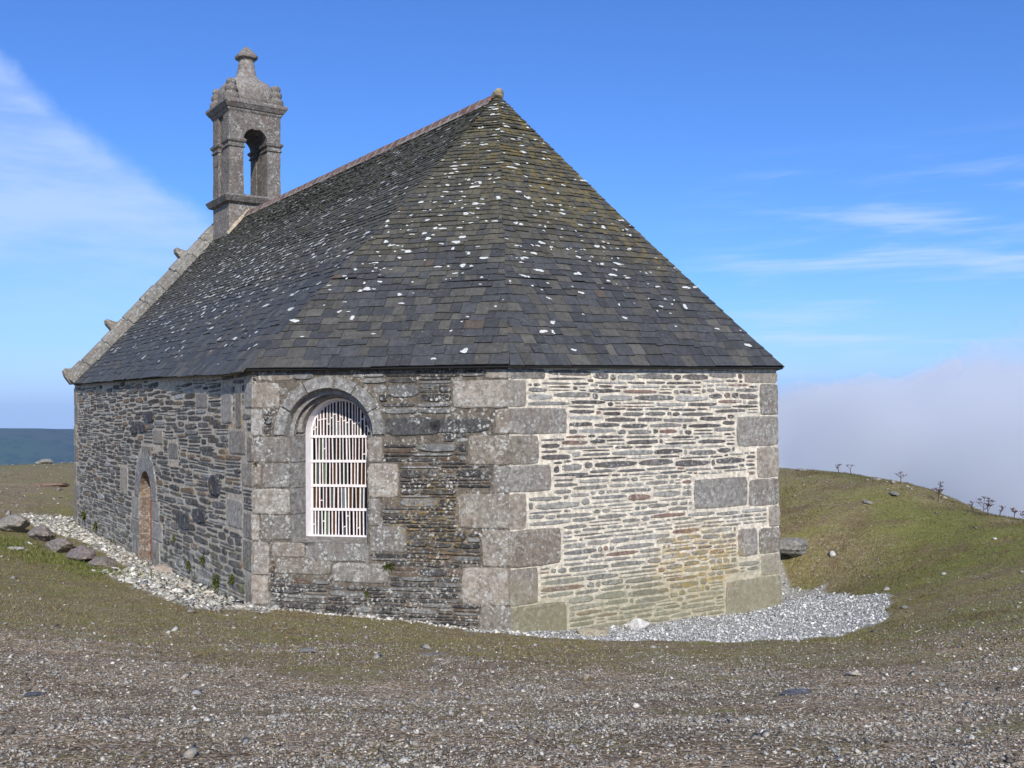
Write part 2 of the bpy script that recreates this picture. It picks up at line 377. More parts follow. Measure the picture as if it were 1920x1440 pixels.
def sp_obl(t, P, c, n1, n3):
    pt = W0+(W1-W0)/np.linalg.norm(W1-W0)*2.7
    f = t.math('MULTIPLY', ball(t, P, (pt[0], pt[1], 1.45), .8, (1, 1, 1)), t.ramp(t.noise(t.vmul(P, (1, 1, 2.5)), 13, 6, .75), .53, .58))
    c = t.mix(t.math('MULTIPLY', f, .6), c, (.32, .21, .06))
    z = t.n('ShaderNodeSeparateXYZ', Vector=P).outputs[2]
    f = t.math('MULTIPLY', t.ramp(z, .9, .1), t.ramp(t.noise(P, 6, 4, .6), .5, .65))
    return t.mix(t.math('MULTIPLY', f, .35), c, (.40, .40, .37))
def sp_nave(t, P, c, n1, n3):
    f = t.ramp(t.noise(P, 3.1, 5, .65), .58, .66)
    c = t.mix(t.math('MULTIPLY', f, .5), c, (.26, .16, .07))
    z = t.n('ShaderNodeSeparateXYZ', Vector=P).outputs[2]
    f = t.math('MULTIPLY', t.ramp(z, 1.1, .1), t.ramp(t.noise(P, 5, 4, .6), .42, .6))
    c = t.mix(t.math('MULTIPLY', f, .5), c, (.42, .42, .39))
    f = t.math('MULTIPLY', t.ramp(z, 1.4, .2), t.ramp(t.noise(P, 4.1, 5, .6), .54, .64))
    return t.mix(t.math('MULTIPLY', f, .6), c, (.11, .12, .03))
M_end = stone_mat('end_wall_masonry', .95, sp_end)
M_obl = stone_mat('side_wall_masonry', 1.25, sp_obl)
M_nave = stone_mat('nave_wall_masonry', .7, sp_nave)
M_gran = stone_mat('granite', 1.0, None, .9, .6, .5)
M_rock = stone_mat('field_stone', .5, None, .95, .8, .3)
M_chip = stone_mat('stone_chips', .2, None, .9, .2)

# ------------------------------------------------------------------ masonry
class Wall:
    def __init__(s, P, Q, seed):
        s.P, s.Q = P, Q; s.L = np.linalg.norm(Q-P); s.d = (Q-P)/s.L; s.n = np.array([s.d[1], -s.d[0]])
        c = CH.mean(0)
        if s.n@(c-P) > 0: s.n = -s.n
        s.mb = MB(); s.r = random.Random(seed)
    def p(s, u, z, o=0.0):
        q = s.P+s.d*u+s.n*o; return (q[0], q[1], z)
    def poly(s, pts, depth, c, bev=.012, tilt=0.0, mb=None, base=-.004):
        mb = mb or s.mb
        n = len(pts); cu = sum(p[0] for p in pts)/n; cz = sum(p[1] for p in pts)/n
        if sum((pts[i][0]*pts[(i+1) % n][1]-pts[(i+1) % n][0]*pts[i][1]) for i in range(n)) < 0: pts = pts[::-1]
        hw = max(abs(p[0]-cu) for p in pts); hz = max(abs(p[1]-cz) for p in pts)
        ku = max(.3, 1-bev/max(hw, .001)); kz = max(.3, 1-bev/max(hz, .001))
        ta = s.r.uniform(-tilt, tilt); tb = s.r.uniform(-tilt, tilt)
        o = [s.p(a, b, base) for a, b in pts]
        m = [s.p(cu+(a-cu)*(1+ku)/2, cz+(b-cz)*(1+kz)/2, depth*.75) for a, b in pts]
        i_ = [s.p(cu+(a-cu)*ku*.94, cz+(b-cz)*kz*.94, depth+ta*(a-cu)/max(hw, .01)+tb*(b-cz)/max(hz, .01)) for a, b in pts]
        f = [(k, (k+1) % n, n+(k+1) % n, n+k) for k in range(n)]+[(n+k, n+(k+1) % n, 2*n+(k+1) % n, 2*n+k) for k in range(n)]+[tuple(range(2*n, 3*n))]
        # orient outward
        if np.cross(np.append(s.d, 0), (0, 0, 1))@np.append(s.n, 0) < 0: f = [q[::-1] for q in f]
        mb.add(o+m+i_, f, c)
    def stone(s, u0, u1, z0, z1, depth, c, ex=4.0, jit=.12, n=12, bev=.012, tilt=0, mb=None, lean=0.0):
        cu, cz, a, b = (u0+u1)/2, (z0+z1)/2, (u1-u0)/2, (z1-z0)/2
        pts = []
        per = [s.r.uniform(-1, 1) for _ in range(4)]
        for k in range(n):
            th = 2*math.pi*(k+.5)/n
            x, y = math.cos(th), math.sin(th)
            q = (abs(x)**ex+abs(y)**ex)**(-1/ex)
            x *= q; y *= q
            j = 1+jit*s.r.uniform(-1, .35)
            y2 = y*(1-.22*jit/.12*.5*(1+per[0]*x)*abs(x))
            pts.append((cu+x*a*(1+jit*.25*s.r.uniform(-1, .3)), cz+y2*b*j+lean*x*a))
        s.poly(pts, depth, c, bev, tilt, mb)
    def block(s, u0, z0, u1, z1, tone=None, mb=None, depth=None):
        t_ = tone or s.r.uniform(.16, .27); wm = s.r.uniform(-.05, .07)
        c = (t_*(1.10+wm), t_*1.0, t_*(.87-wm), 1)
        if u0 <= 0: u0 = -.014
        if u1 > s.L-.02: u1 = s.L+.014
        n = 24; cu, cz, a, b = (u0+u1)/2, (z0+z1)/2, (u1-u0)/2-.004, (z1-z0)/2-.001
        if u0 < 0: a += .007; cu -= .007
        if u1 > s.L: a += .007; cu += .007
        pts = []
        ex = s.r.uniform(9, 16)
        for k in range(n):
            th = math.pi/4+2*math.pi*(k)/n
            x, y = math.cos(th), math.sin(th); q = (abs(x)**ex+abs(y)**ex)**(-1/ex)
            pts.append((cu+x*q*a+s.r.uniform(-.007, .007), cz+y*q*b+s.r.uniform(-.005, .005)))
        s.poly(pts, depth or s.r.uniform(.008, .02), c, .016, .003, mb)
    def courses(s, z0, z1, excl, hfun, lfun, gz_, gu, cfun, depth, ex=(3, 5), jit=.14, wave=None, n=12, lean=0, split=.30):
        z = z0; r = s.r
        while z < z1-.02:
            h = hfun(r, z)
            if z+h > z1: h = z1-z
            ivs = [(0.0, s.L)]
            for a, b in excl(z+.004, z+h-.004):
                new = []
                for i, j in ivs:
                    if b <= i or a >= j: new.append((i, j)); continue
                    if a > i: new.append((i, a))
                    if b < j: new.append((b, j))
                ivs = new
            for i, j in ivs:
                u = i+gu*.4
                while u < j-.03:
                    l = lfun(r, h)
                    if j-(u+l) < .09: l = j-u-gu*.4
                    a, b = u, min(u+l, j-gu*.2)
                    if b-a > .03:
                        k = r.random(); w_ = (wave((a+b)/2, z) if wave else 0)
                        if h > .07 and k < split and b-a > .1:      # two thin ones stacked
                            q = z+h*r.uniform(.4, .6)
                            for za, zb in ((z, q-gz_*.4), (q+gz_*.4, z+h)):
                                s.stone(a, b, za+gz_*.3+w_, zb-gz_*.3+w_, depth*r.uniform(.4, 1.2), cfun(r, (a+b)/2, z), r.uniform(*ex), jit, n, .008, .003, lean=lean*r.uniform(-1, 1))
                        else:
                            s.stone(a, b, z+gz_*.5+w_, z+h-gz_*.5+w_, depth*r.uniform(.4, 1.3), cfun(r, (a+b)/2, z), r.uniform(*ex), jit, n, .009, .004, lean=lean*r.uniform(-1, 1))
                    u = b+gu*r.uniform(.6, 1.5)
            z += h
    def plane(s, z0, ztop0, ztop1, hole, c):
        outer = [(0, z0), (s.L, z0), (s.L, ztop1), (0, ztop0)]
        loops = [[Vector((a, b, 0)) for a, b in outer]]
        if hole: loops.append([Vector((a, b, 0)) for a, b in hole])
        fl = [q for l in loops for q in l]
        tri = tessellate_polygon(loops)
        f = []
        for t_ in tri:
            a, b, c_ = [np.array(s.p(fl[i].x, fl[i].y)) for i in t_]
            nn = np.cross(b-a, c_-a)
            f.append(tuple(t_) if nn@np.append(s.n, 0) > 0 else tuple(t_)[::-1])
        s.mb.add([s.p(q.x, q.y) for q in fl], f, c)

def rects_excl(rects, extra=None):
    def f(z0, z1):
        out = [(a, c) for a, b, c, d in rects if b < z1 and d > z0]
        if extra: out += extra(z0, z1)
        return out
    return f
def arch_excl(uc, rr, zs, zb):
    def f(z0, z1):
        if z1 < zb and z1 > 1.05 and rr < .9: return [(uc-.585, uc+.585)]
        if z1 < zb or z0 > zs+rr: return []
        z = max(z0, zs); h = math.sqrt(max(0, rr*rr-(z-zs)**2)) if z > zs else rr
        return [(uc-h, uc+h)]
    return f

chapel = empty('chapel', (0.0, 20.0, 0.0))
tag(chapel, 'old stone chapel with a steep slate roof, polygonal apse and small bell gable', 'chapel')

# ---- end wall (bright lime joints)
we = Wall(W1, W2, 3)
qe = [(4.37,3.30,5.086,3.47),(4.70,2.79,5.086,3.29),(4.18,2.30,5.086,2.78),(4.61,1.80,5.086,2.29),(3.27,1.38,4.40,1.84),(4.42,1.36,5.086,1.79),(4.85,1.02,5.086,1.35),(4.17,.60,4.60,1.03),(4.62,.60,5.086,1.01),(4.66,.26,5.08,.59),(3.89,-.34,5.08,.25),
      (0,3.32,.60,3.46),(0,2.94,.28,3.31),(0,2.57,.95,2.93),(0,2.17,.48,2.56),(0,1.80,.68,2.16),(0,1.31,.27,1.79),(0,.80,.83,1.30),(0,.30,.44,.79),(0,-.20,.91,.29)]
small_row = (1.95, 2.08)
def ce(r, u, z):
    k = r.random()
    if z > 2.0 and k > .3 and k < .8: v = r.uniform(.075, .13); return (v*1.08, v*.98, v*.93, 0)
    if z < 1.9 and k > .25: v = r.uniform(.17, .27); return (v*1.02, v*.98, v*.86, 0)
    if k < .07: c = (.20, .135, .11)       # rusty
    elif k < .55: v = r.uniform(.13, .22); c = (v*1.03, v*.98, v*.9)
    elif k < .80: v = r.uniform(.085, .13); c = (v, v*.97, v*.98)
    else: v = r.uniform(.24, .34); c = (v, v*.97, v*.9)
    return (*c, 0)
we.plane(-.9, H-.03, 3.53, None, (.60, .535, .43, 0))
we.courses(-.7, 3.47, rects_excl([(a-.025, b-.012, c+.025, d+.012) for a, b, c, d in qe]),
           lambda r, z: r.choice([.06, .08, .09, .10, .11]) if z > 2.2 else r.choice([.055, .065, .08, .095, .12]), lambda r, h: r.uniform(.18, .55)*(.8+h*6) if r.random() > .25 else r.uniform(.06, .16),
           .016, .026, ce, .010, (3.2, 8), .24, lambda u, z: .02*math.sin(u*1.9+z*2)+.012*math.sin(u*4.3+z)+.02*max(0, 1.5-z)*(u/5-.5), 16, .012, .16)
for q in qe: we.block(*q)
def merge_build(wall, name, mat):
    return wall.mb.build(name, mat, chapel)
o = merge_build(we, 'end_wall', M_end); o['label'] = 'bright apse end wall of thin slate stones in wide pale mortar'

# ---- slanting side wall with the window
wo = Wall(W0, W1, 5)
UC, ZS = 1.165, 2.57
qo = [(0,2.97,.42,3.33),(0,2.57,.16,2.96),(0,2.20,.585,2.56),(.0,1.87,.13,2.19),(.16,1.84,.585,2.19),(0,1.47,.585,1.83),(0,1.10,.11,1.46),(.13,1.11,.585,1.46),(0,.62,.26,1.08),(.29,.88,.80,1.085),(.81,.83,1.76,1.085),(.36,.64,1.20,.87),(1.21,.55,2.05,.82),(0,.20,.25,.61),
      (1.745,2.20,1.97,2.56),(1.745,1.72,2.20,2.19),(1.745,1.34,1.94,1.71),(1.77,.98,2.29,1.33),(.08,3.35,.65,3.47),
      (3.44,3.32,3.756,3.46),(2.98,2.93,3.756,3.31),(3.56,2.58,3.756,2.92),(3.18,2.17,3.756,2.57),(3.52,1.80,3.756,2.16),(3.04,1.32,3.756,1.79),(3.37,.82,3.756,1.31),(3.08,.31,3.756,.81),(3.33,-.2,3.756,.30)]
hole = [(UC-.575, 1.09), (UC+.575, 1.09), (UC+.575, ZS), (UC+.66, ZS)]+[(UC+.66*math.cos(math.pi*k/18), ZS+.66*math.sin(math.pi*k/18)) for k in range(1, 18)]+[(UC-.66, ZS), (UC-.575, ZS)]
wo.plane(-.9, 3.50, 3.47, hole, (.125, .105, .082, 0))
big = [((2.0,2.56,2.85,2.84), .075), ((2.62,2.60,3.5,2.80), .07), ((2.05,3.09,2.5,3.27), .12), ((.62,3.36,.95,3.47), .16)]
def co(r, u, z):
    k = r.random()
    if u > .2 and u < 2.2 and z > 3.1: v = r.uniform(.12, .22); return (v, v*.97, v*.9, 0)
    if k < .12: c = (.12, .085, .06)
    elif k < .78: v = r.uniform(.035, .075); c = (v*1.05, v*.98, v*.94)
    else: v = r.uniform(.12, .20); c = (v, v*.98, v*.93)
    return (*c, 0)
wo.courses(-.7, 3.46, rects_excl([(a-.012, b-.006, c+.012, d+.006) for a, b, c, d in qo]+[q for q, _ in big], arch_excl(UC, .87, ZS, 2.5)),
           lambda r, z: r.choice([.04, .05, .06, .07, .09, .13]), lambda r, h: r.uniform(.14, .6),
           .010, .016, co, .020, (3, 7), .16, lambda u, z: .010*math.sin(u*2.3+z*3), 12, .008)
for q in qo: wo.block(*q)
for q, tn in big: wo.stone(q[0], q[2], q[1], q[3], .02, (tn, tn*.97, tn*.95, 0), 6, .1, 16)
o = merge_build(wo, 'side_wall', M_obl); o['label'] = 'dark slate side wall of the apse around the arched window'

# ---- nave wall with the door
wn = Wall(W0, W4, 9)
DU, DZ, DR = 6.76, 1.25, .54
qn = [(0,2.97,.35,3.33),(0,2.20,.25,2.56),(.28,2.3,1.1,2.66),(0,1.84,.5,2.19),(0,1.1,.42,1.46),(0,.1,.30,.62),(0,.64,.45,1.08),(.95,2.75,1.5,3.32),(.45,1.2,1.25,1.62),(.5,2.68,.8,3.2),(2.3,3.0,3.0,3.25),
      (7.32,0,7.95,.45),(7.32,.46,8.15,.76),(7.32,.77,8.0,1.24),(5.55,-.05,6.2,.50),(5.35,.51,6.2,.86),(5.6,.87,6.2,1.24),(8.45,1.2,9.2,1.78),(4.2,2.1,4.9,2.4),(5.3,2.35,6.1,2.62),(6.3,2.1,7.1,2.3),
      (14.9,0,15.39,.7),(14.6,.7,15.39,1.1),(15.0,1.1,15.39,1.7),(14.7,1.7,15.39,2.1),(15.0,2.1,15.39,2.7),(14.8,2.7,15.39,3.2),(15,3.2,15.39,3.7)]
holed = [(DU-DR, -.25), (DU+DR, -.25), (DU+DR, DZ)]+[(DU+DR*math.cos(math.pi*k/16), DZ+DR*math.sin(math.pi*k/16)) for k in range(1, 16)]+[(DU-DR, DZ)]
wn.plane(-.9, 3.50, 3.80, holed, (.40, .35, .28, 0))
def cn(r, u, z):
    k = r.random()
    if k < .66: v = r.uniform(.050, .10); c = (v*1.08, v*.98, v*.88)
    elif k < .85: v = r.uniform(.09, .16); c = (v*1.02, v*.97, v*.9)
    elif k < .92: c = (.17, .12, .08)
    else: v = r.uniform(.2, .3); c = (v, v, v*.97)
    return (*c, 0)
wn.courses(-.5, 3.74, rects_excl([(a-.03, b-.015, c+.03, d+.015) for a, b, c, d in qn], lambda a, b: (arch_excl(DU, .98, DZ, DZ)(a, b) or ([(DU-.55, DU+.55)] if a < DZ else []))+([(-1, (b-3.46)/.0195)] if b > 3.46 else [])),
           lambda r, z: r.uniform(.07, .15), lambda r, h: r.uniform(.25, .95),
           .020, .055, cn, .016, (3.5, 8), .20, lambda u, z: .05*math.sin(u*.9)+.03*math.sin(u*2.1+z*2)+.018*math.sin(u*5), 12, .03)
for q in qn: wn.block(*q)
dk = [(6.0,2.75,6.9,3.0),(6.6,2.55,7.3,2.74),(7.4,2.52,8.1,2.72),(2.4,1.1,3.2,1.35),(3.4,.9,4.3,1.2),(1.6,1.6,2.2,1.95)]
for q in dk: wn.stone(q[0], q[2], q[1], q[3], .03, (.055, .055, .058, 0), 5, .12, 14)
nave = merge_build(wn, 'nave_wall', M_nave); nave['label'] = 'long rubble nave wall with the little round-headed door'

# ---- hidden walls and gable
def plain_wall(name, P, Q, zt0, zt1, seed, peak=None):
    wl = Wall(P, Q, seed)
    if peak:
        m = wl.mb; pts = [(0, -.9), (wl.L, -.9), (wl.L, zt1), peak, (0, zt0)]
        f = [(0, 1, 2, 3, 4)]
        if np.cross(np.append(wl.d, 0), (0, 0, 1))@np.append(wl.n, 0) < 0: f = [f[0][::-1]]
        m.add([wl.p(a, b) for a, b in pts], f, (.30, .27, .23, 0))
        ex = lambda z0, z1: ([(-1, peak[0]*(z1-zt0)/(peak[1]-zt0)), (wl.L-(wl.L-peak[0])*(z1-zt1)/(peak[1]-zt1), wl.L+1)] if z1 > min(zt0, zt1) else [])
        wl.courses(-.4, peak[1]-.4, ex, lambda r, z: r.uniform(.10, .18), lambda r, h: r.uniform(.2, .6), .03, .05, cn, .014, (2.6, 4.5), .18, None, 10)
    else:
        wl.plane(-.9, zt0, zt1, None, (.36, .32, .27, 0))
        wl.courses(-.4, min(zt0, zt1)-.03, lambda a, b: [], lambda r, z: r.uniform(.08, .15), lambda r, h: r.uniform(.2, .6), .028, .05, cn, .014, (2.6, 4.5), .18, None, 10)
    wl.mb.build(name, M_nave, chapel)
plain_wall('side_wall', W2, W3, 3.52, 3.5, 21)
plain_wall('nave_wall', W3, W5, 3.5, 3.7, 22)
LG = np.linalg.norm(W5-W4)
plain_wall('gable_wall', W4, W5, 3.8, 3.7, 23, (4.10, 8.45))

# ------------------------------------------------------------------ window
def flat_mat(name, c, rough=.8, spec=.3, noise=0.0, sc=30, bump=0.0):
    m = bpy.data.materials.new(name); m.use_nodes = True; t = NT(m.node_tree)
    P = t.n('ShaderNodeNewGeometry').outputs['Position']
    n = t.noise(P, sc, 5, .6)
    k = t.ramp(n, .25, .75, 1-noise, 1+noise); kk = t.n('ShaderNodeCombineColor', Red=k, Green=k, Blue=k)
    cc = t.mix(1.0, c, kk.outputs[0], 'MULTIPLY')
    b = t.n('ShaderNodeBsdfPrincipled', Base_Color=cc, Roughness=rough); b.inputs['Specular IOR Level'].default_value = spec
    if bump: t.set(b.inputs['Normal'], t.n('ShaderNodeBump', Height=n, Strength=bump, Distance=.01).outputs[0])
    t.n('ShaderNodeOutputMaterial', Surface=b.outputs[0])
    return m
M_plaster = flat_mat('white_plaster', (.80, .76, .76), .85, .2, .08, 12, .3)
M_bar = flat_mat('white_cement', (.78, .70, .68), .8, .2, .14, 20, .3)
def glass_mat():
    m = bpy.data.materials.new('coloured_glass'); m.use_nodes = True; t = NT(m.node_tree)
    at = t.n('ShaderNodeAttribute', dict(attribute_name='tone'))
    P = t.n('ShaderNodeNewGeometry').outputs['Position']
    bp = t.n('ShaderNodeBump', Height=t.noise(P, 35, 3, .5), Strength=.5, Distance=.01)
    b = t.n('ShaderNodeBsdfPrincipled', Base_Color=at.outputs['Color'], Roughness=.22, Normal=bp.outputs[0]); b.inputs['Specular IOR Level'].default_value = .12
    t.n('ShaderNodeOutputMaterial', Surface=b.outputs[0])
    return m
M_glass = glass_mat()
wc = wo.p(UC, 1.09)
window = empty('window', (wc[0], wc[1]-20.0, wc[2]), 0, chapel); window['label'] = 'round-headed window with thin strips of dark and amber glass in white bars'
GS = 2.61           # springing of the glazing
def outline(hw, zs, zb, n=18, r=None):
    r = r or hw
    return [(UC-hw, zb), (UC-hw, zs)]+[(UC-r*math.cos(math.pi*k/n), zs+r*math.sin(math.pi*k/n)) for k in range(0, n+1)]+[(UC+hw, zs), (UC+hw, zb)]
def loft(wall, mb, secs, c):
    n = len(secs[0][0]); b0 = []
    for pts, dep in secs: b0 += [wall.p(a, b, -dep) for a, b in pts]
    f = []
    for s in range(len(secs)-1):
        for k in range(n-1):
            f.append((s*n+k, s*n+k+1, (s+1)*n+k+1, (s+1)*n+k))
    mb.add(b0, f, c)
mb = MB(); rr_ = random.Random(4)
# recessed orders of the arch
for (ra, da), (rb, db), tn in (((.66, -.005), (.645, .11), .2), ((.645, .11), (.585, .115), .24), ((.585, .115), (.57, .20), .2), ((.57, .20), (.505, .205), .25), ((.505, .205), (.49, .30), .2)):
    za = ZS+.0; zb = ZS+.0
    A_ = [(UC-ra*math.cos(math.pi*k/24), ZS+(.0 if da < .2 else .05)+ra*math.sin(math.pi*k/24)) for k in range(25)]
    B_ = [(UC-rb*math.cos(math.pi*k/24), ZS+(.0 if db < .2 else .05)+rb*math.sin(math.pi*k/24)) for k in range(25)]
    loft(wo, mb, [(A_, da), (B_, db)], (tn*1.03, tn*.98, tn*.92, 1))
# jambs
for sg in (-1, 1):
    z = 1.06
    for k, zt in enumerate((1.47, 1.84, 2.2, ZS)):
        tn = rr_.uniform(.2, .26)
        loft(wo, mb, [([(UC+sg*.575, z+.004), (UC+sg*.575, zt-.004)], -.012), ([(UC+sg*.49, z+.004), (UC+sg*.49, zt-.004)], .30)], (tn, tn*.96, tn*.9, 1))
        z = zt
    # springing ledges
    mb.add([wo.p(UC+sg*.575, ZS+.0, .0), wo.p(UC+sg*.66, ZS, 0), wo.p(UC+sg*.645, ZS, -.11), wo.p(UC+sg*.49, ZS, -.28), wo.p(UC+sg*.49, ZS+.06, -.3), wo.p(UC+sg*.55, ZS+.04, -.2)], [(0, 1, 2, 3), (2, 3, 4, 5)], (.2, .19, .17, 1))
# sloping stone sill
mb.box(wo.p(UC-.575, 1.0, .0), tuple(np.append(wo.d*1.15, 0)), tuple(np.append(-wo.n*.32, 0.05)), (0, 0, .085), (.21, .20, .18, 1))
# hood voussoirs on the face
cuts = [0, 27, 58, 83, 118, 150, 180]
hood = Wall(W0, W1, 8)
for i in range(len(cuts)-1):
    a0, a1 = R(cuts[i]+.6), R(cuts[i+1]-.6)
    ro = .84
    pts = [(UC+ro*math.cos(a0+(a1-a0)*k/6), ZS+ro*math.sin(a0+(a1-a0)*k/6)) for k in range(7)]+[(UC+.658*math.cos(a1+(a0-a1)*k/6), ZS+.658*math.sin(a1+(a0-a1)*k/6)) for k in range(7)]
    tn = hood.r.uniform(.18, .24)
    # bevelled ring segment
    cm = (a0+a1)/2
    def shrink(q, e=.014):
        x, y = q[0]-UC, q[1]-ZS; rad = math.hypot(x, y); th = math.atan2(y, x)
        rad += -e if rad > .7 else e
        th += (e/rad) if th < cm else -(e/rad)
        return (UC+rad*math.cos(th), ZS+rad*math.sin(th))
    o_ = [wo.p(a, b, -.004) for a, b in pts]; i_ = [wo.p(*shrink(q), .026+hood.r.uniform(-.003, .003)) for q in pts]
    n = len(pts); mb.add(o_+i_, [(k, (k+1) % n, n+(k+1) % n, n+k) for k in range(n)]+[tuple(range(n, 2*n))], (tn*1.02, tn*.98, tn*.92, 1))
o = mb.build('window_arch', M_gran, window)
# white plastered reveal
mb = MB()
loft(wo, mb, [(outline(.49, GS, 1.10), .295), (outline(.475, GS, 1.12), .455)], (.8, .8, .8, 0))
mb.box(wo.p(UC-.49, 1.06, -.30), tuple(np.append(wo.d*.98, 0)), tuple(np.append(-wo.n*.17, .03)), (0, 0, .055), (.8, .8, .8, 0))
ob_ = outline(.475, GS, 1.12); ib_ = outline(.45, GS+.0, 1.14)
loft(wo, mb, [(ob_, .452), (ib_, .452)], (.8, .8, .8, 0))
mb.build('frame', M_plaster, window)
# glazing: tiers of narrow strips between cement bars
gm, bm_ = MB(), MB(); r = random.Random(31)
gcols = [(.012, .012, .014), (.01, .01, .02), (.015, .04, .025), (.09, .045, .010), (.045, .018, .010), (.07, .10, .10), (.16, .20, .20), (.015, .015, .012), (.012, .01, .018), (.05, .022, .03), (.10, .16, .09), (.012, .02, .03), (.008, .008, .008)]  # glass colours; the pale blue-grey ones have reflection painted into the colour
tiers = [1.12, 1.51, 1.85, 2.20, 2.55, 3.08]
def topz(u):
    q = (.475**2-(u-UC)**2); return GS+math.sqrt(max(q, 0))
def bar(u0, z0, u1, z1, wdt=.008, dep=.02):
    d = np.array([u1-u0, z1-z0]); l = np.linalg.norm(d); d /= l; nn = np.array([-d[1], d[0]])*wdt/2
    c4 = [(u0-nn[0], z0-nn[1]), (u1-nn[0], z1-nn[1]), (u1+nn[0], z1+nn[1]), (u0+nn[0], z0+nn[1])]
    bm_.frustum([wo.p(a, b, -.462) for a, b in c4], [wo.p(a, b, -.462+dep) for a, b in c4], (.8, .8, .8, 0))
for k in range(5):
    z0, z1 = tiers[k], tiers[k+1]
    if k: bar(UC-.472, z0+r.uniform(-.004, .004), UC+.472, z0+r.uniform(-.004, .004), .036, .030)
    u = UC-.45; row = 0
    while u < UC+.45:
        wd = r.uniform(.028, .050) if k < 4 else r.uniform(.026, .042)
        u2 = min(u+wd, UC+.455); zt = z1 if k < 4 else min(z1, topz((u+u2)/2)-.005)
        if zt-z0 < .05: u = u2+.012; continue
        splits = [z0, zt]
        if k == 4:
            q = z0+(zt-z0)*r.uniform(.35, .65); splits = [z0, q, zt] if zt-z0 > .2 else [z0, zt]
        elif r.random() < .22: splits = [z0, z0+(zt-z0)*r.uniform(.25, .75), zt]
        for a, b in zip(splits[:-1], splits[1:]):
            c = r.choice(gcols); f = r.uniform(.4, .85); c = (c[0]*f, c[1]*f, c[2]*f, 0)
            tx = r.uniform(-.003, .003)
            gm.add([wo.p(u-.004, a, -.458-tx), wo.p(u2+.004, a, -.458+tx), wo.p(u2+.004, b, -.458+tx), wo.p(u-.004, b, -.458-tx)], [(0, 1, 2, 3)], c)
        for q in splits[1:-1]: bar(u-.003, q-.004, u2+.003, q+r.uniform(-.004, .02), .012)
        bw = r.uniform(.010, .018)
        lean = r.uniform(-.003, .003)
        bar(u2+bw/2+lean, z0, u2+bw/2-lean, zt, bw)
        u = u2+bw
gm.build('glass', M_glass, window)
bm_.build('glazing_bars', M_bar, window)
mbk = MB(); mbk.add([wo.p(UC-.5, 1.0, -.468), wo.p(UC+.5, 1.0, -.468), wo.p(UC+.5, 3.13, -.468), wo.p(UC-.5, 3.13, -.468)], [(0, 1, 2, 3)], (.02, .02, .02, 0))
mbk.build('pane_backing', M_bar, window)

# ------------------------------------------------------------------ door
dc = wn.p(DU, 0)
door = empty('door', (dc[0], dc[1]-20.0, dc[2]), 0, chapel); door['label'] = 'low round-headed doorway with a dark red plank door'
mb = MB()
tan = (.19, .15, .115, .6)
zl = [-.2, .50, .86, DZ]
for sg in (-1, 1):
    for a, b in zip(zl[:-1], zl[1:]):
        f = random.uniform(.85, 1.1); mb.add([wn.p(DU+sg*DR, a+.006, .01), wn.p(DU+sg*DR, b-.006, .01), wn.p(DU+sg*DR, b-.006, -.24), wn.p(DU+sg*DR, a+.006, -.24)], [(0, 1, 2, 3)], (tan[0]*f, tan[1]*f, tan[2]*f, .6))
        mb.add([wn.p(DU+sg*(DR+.004), a-.006, .004), wn.p(DU+sg*(DR+.004), b, .004), wn.p(DU+sg*(DR+.004), b, -.24), wn.p(DU+sg*(DR+.004), a, -.24)], [(0, 1, 2, 3)], (.5, .45, .38, 0))
arc = [(DU-DR*math.cos(math.pi*k/16), DZ+DR*math.sin(math.pi*k/16)) for k in range(17)]
loft(wn, mb, [(arc, -.01), (arc, .24)], (.26, .19, .13, .6))
cut = [0, 40, 84, 132, 180]
for i in range(4):
    a0, a1 = R(cut[i]+.6), R(cut[i+1]-.6)
    pts = [(DU+.96*math.cos(a0+(a1-a0)*k/6), DZ+.92*math.sin(a0+(a1-a0)*k/6)) for k in range(7)]+[(DU+.545*math.cos(a1+(a0-a1)*k/6), DZ+.545*math.sin(a1+(a0-a1)*k/6)) for k in range(7)]
    tn = random.uniform(.19, .24); o_ = [wn.p(a, b, -.004) for a, b in pts]; i_ = [wn.p(a, b, .018) for a, b in pts]; n = len(pts)
    mb.add(o_+i_, [(k, (k+1) % n, n+(k+1) % n, n+k) for k in range(n)]+[tuple(range(n, 2*n))], (tn, tn*.97, tn*.93, 1))
mb.build('door_surround', M_gran, door)
M_red = flat_mat('red_paint', (.30, .025, .03), .5, .4, .25, 14, .2)
M_iron = flat_mat('dark_iron', (.03, .03, .03), .5, .5, .2, 40)
mb = MB()
for k in range(7):
    u0 = DU-DR+.02+k*.149; zt = DZ+math.sqrt(max(0, (DR-.01)**2-(min(abs(u0-DU), abs(u0+.145-DU)) if k != 3 else 0)**2))
    mb.box(wn.p(u0, -.15, -.235), tuple(np.append(wn.d*.143, 0)), tuple(np.append(wn.n*.03, 0)), (0, 0, zt+.15), (.3, .03, .03, 0))
mb.build('door_leaf', M_red, door)
mb = MB(); mb.box(wn.p(DU-.32, .85, -.20), tuple(np.append(wn.d*.03, 0)), tuple(np.append(wn.n*.03, 0)), (0, 0, .14), (.03, .03, .03, 0)); mb.build('door_handle', M_iron, door)

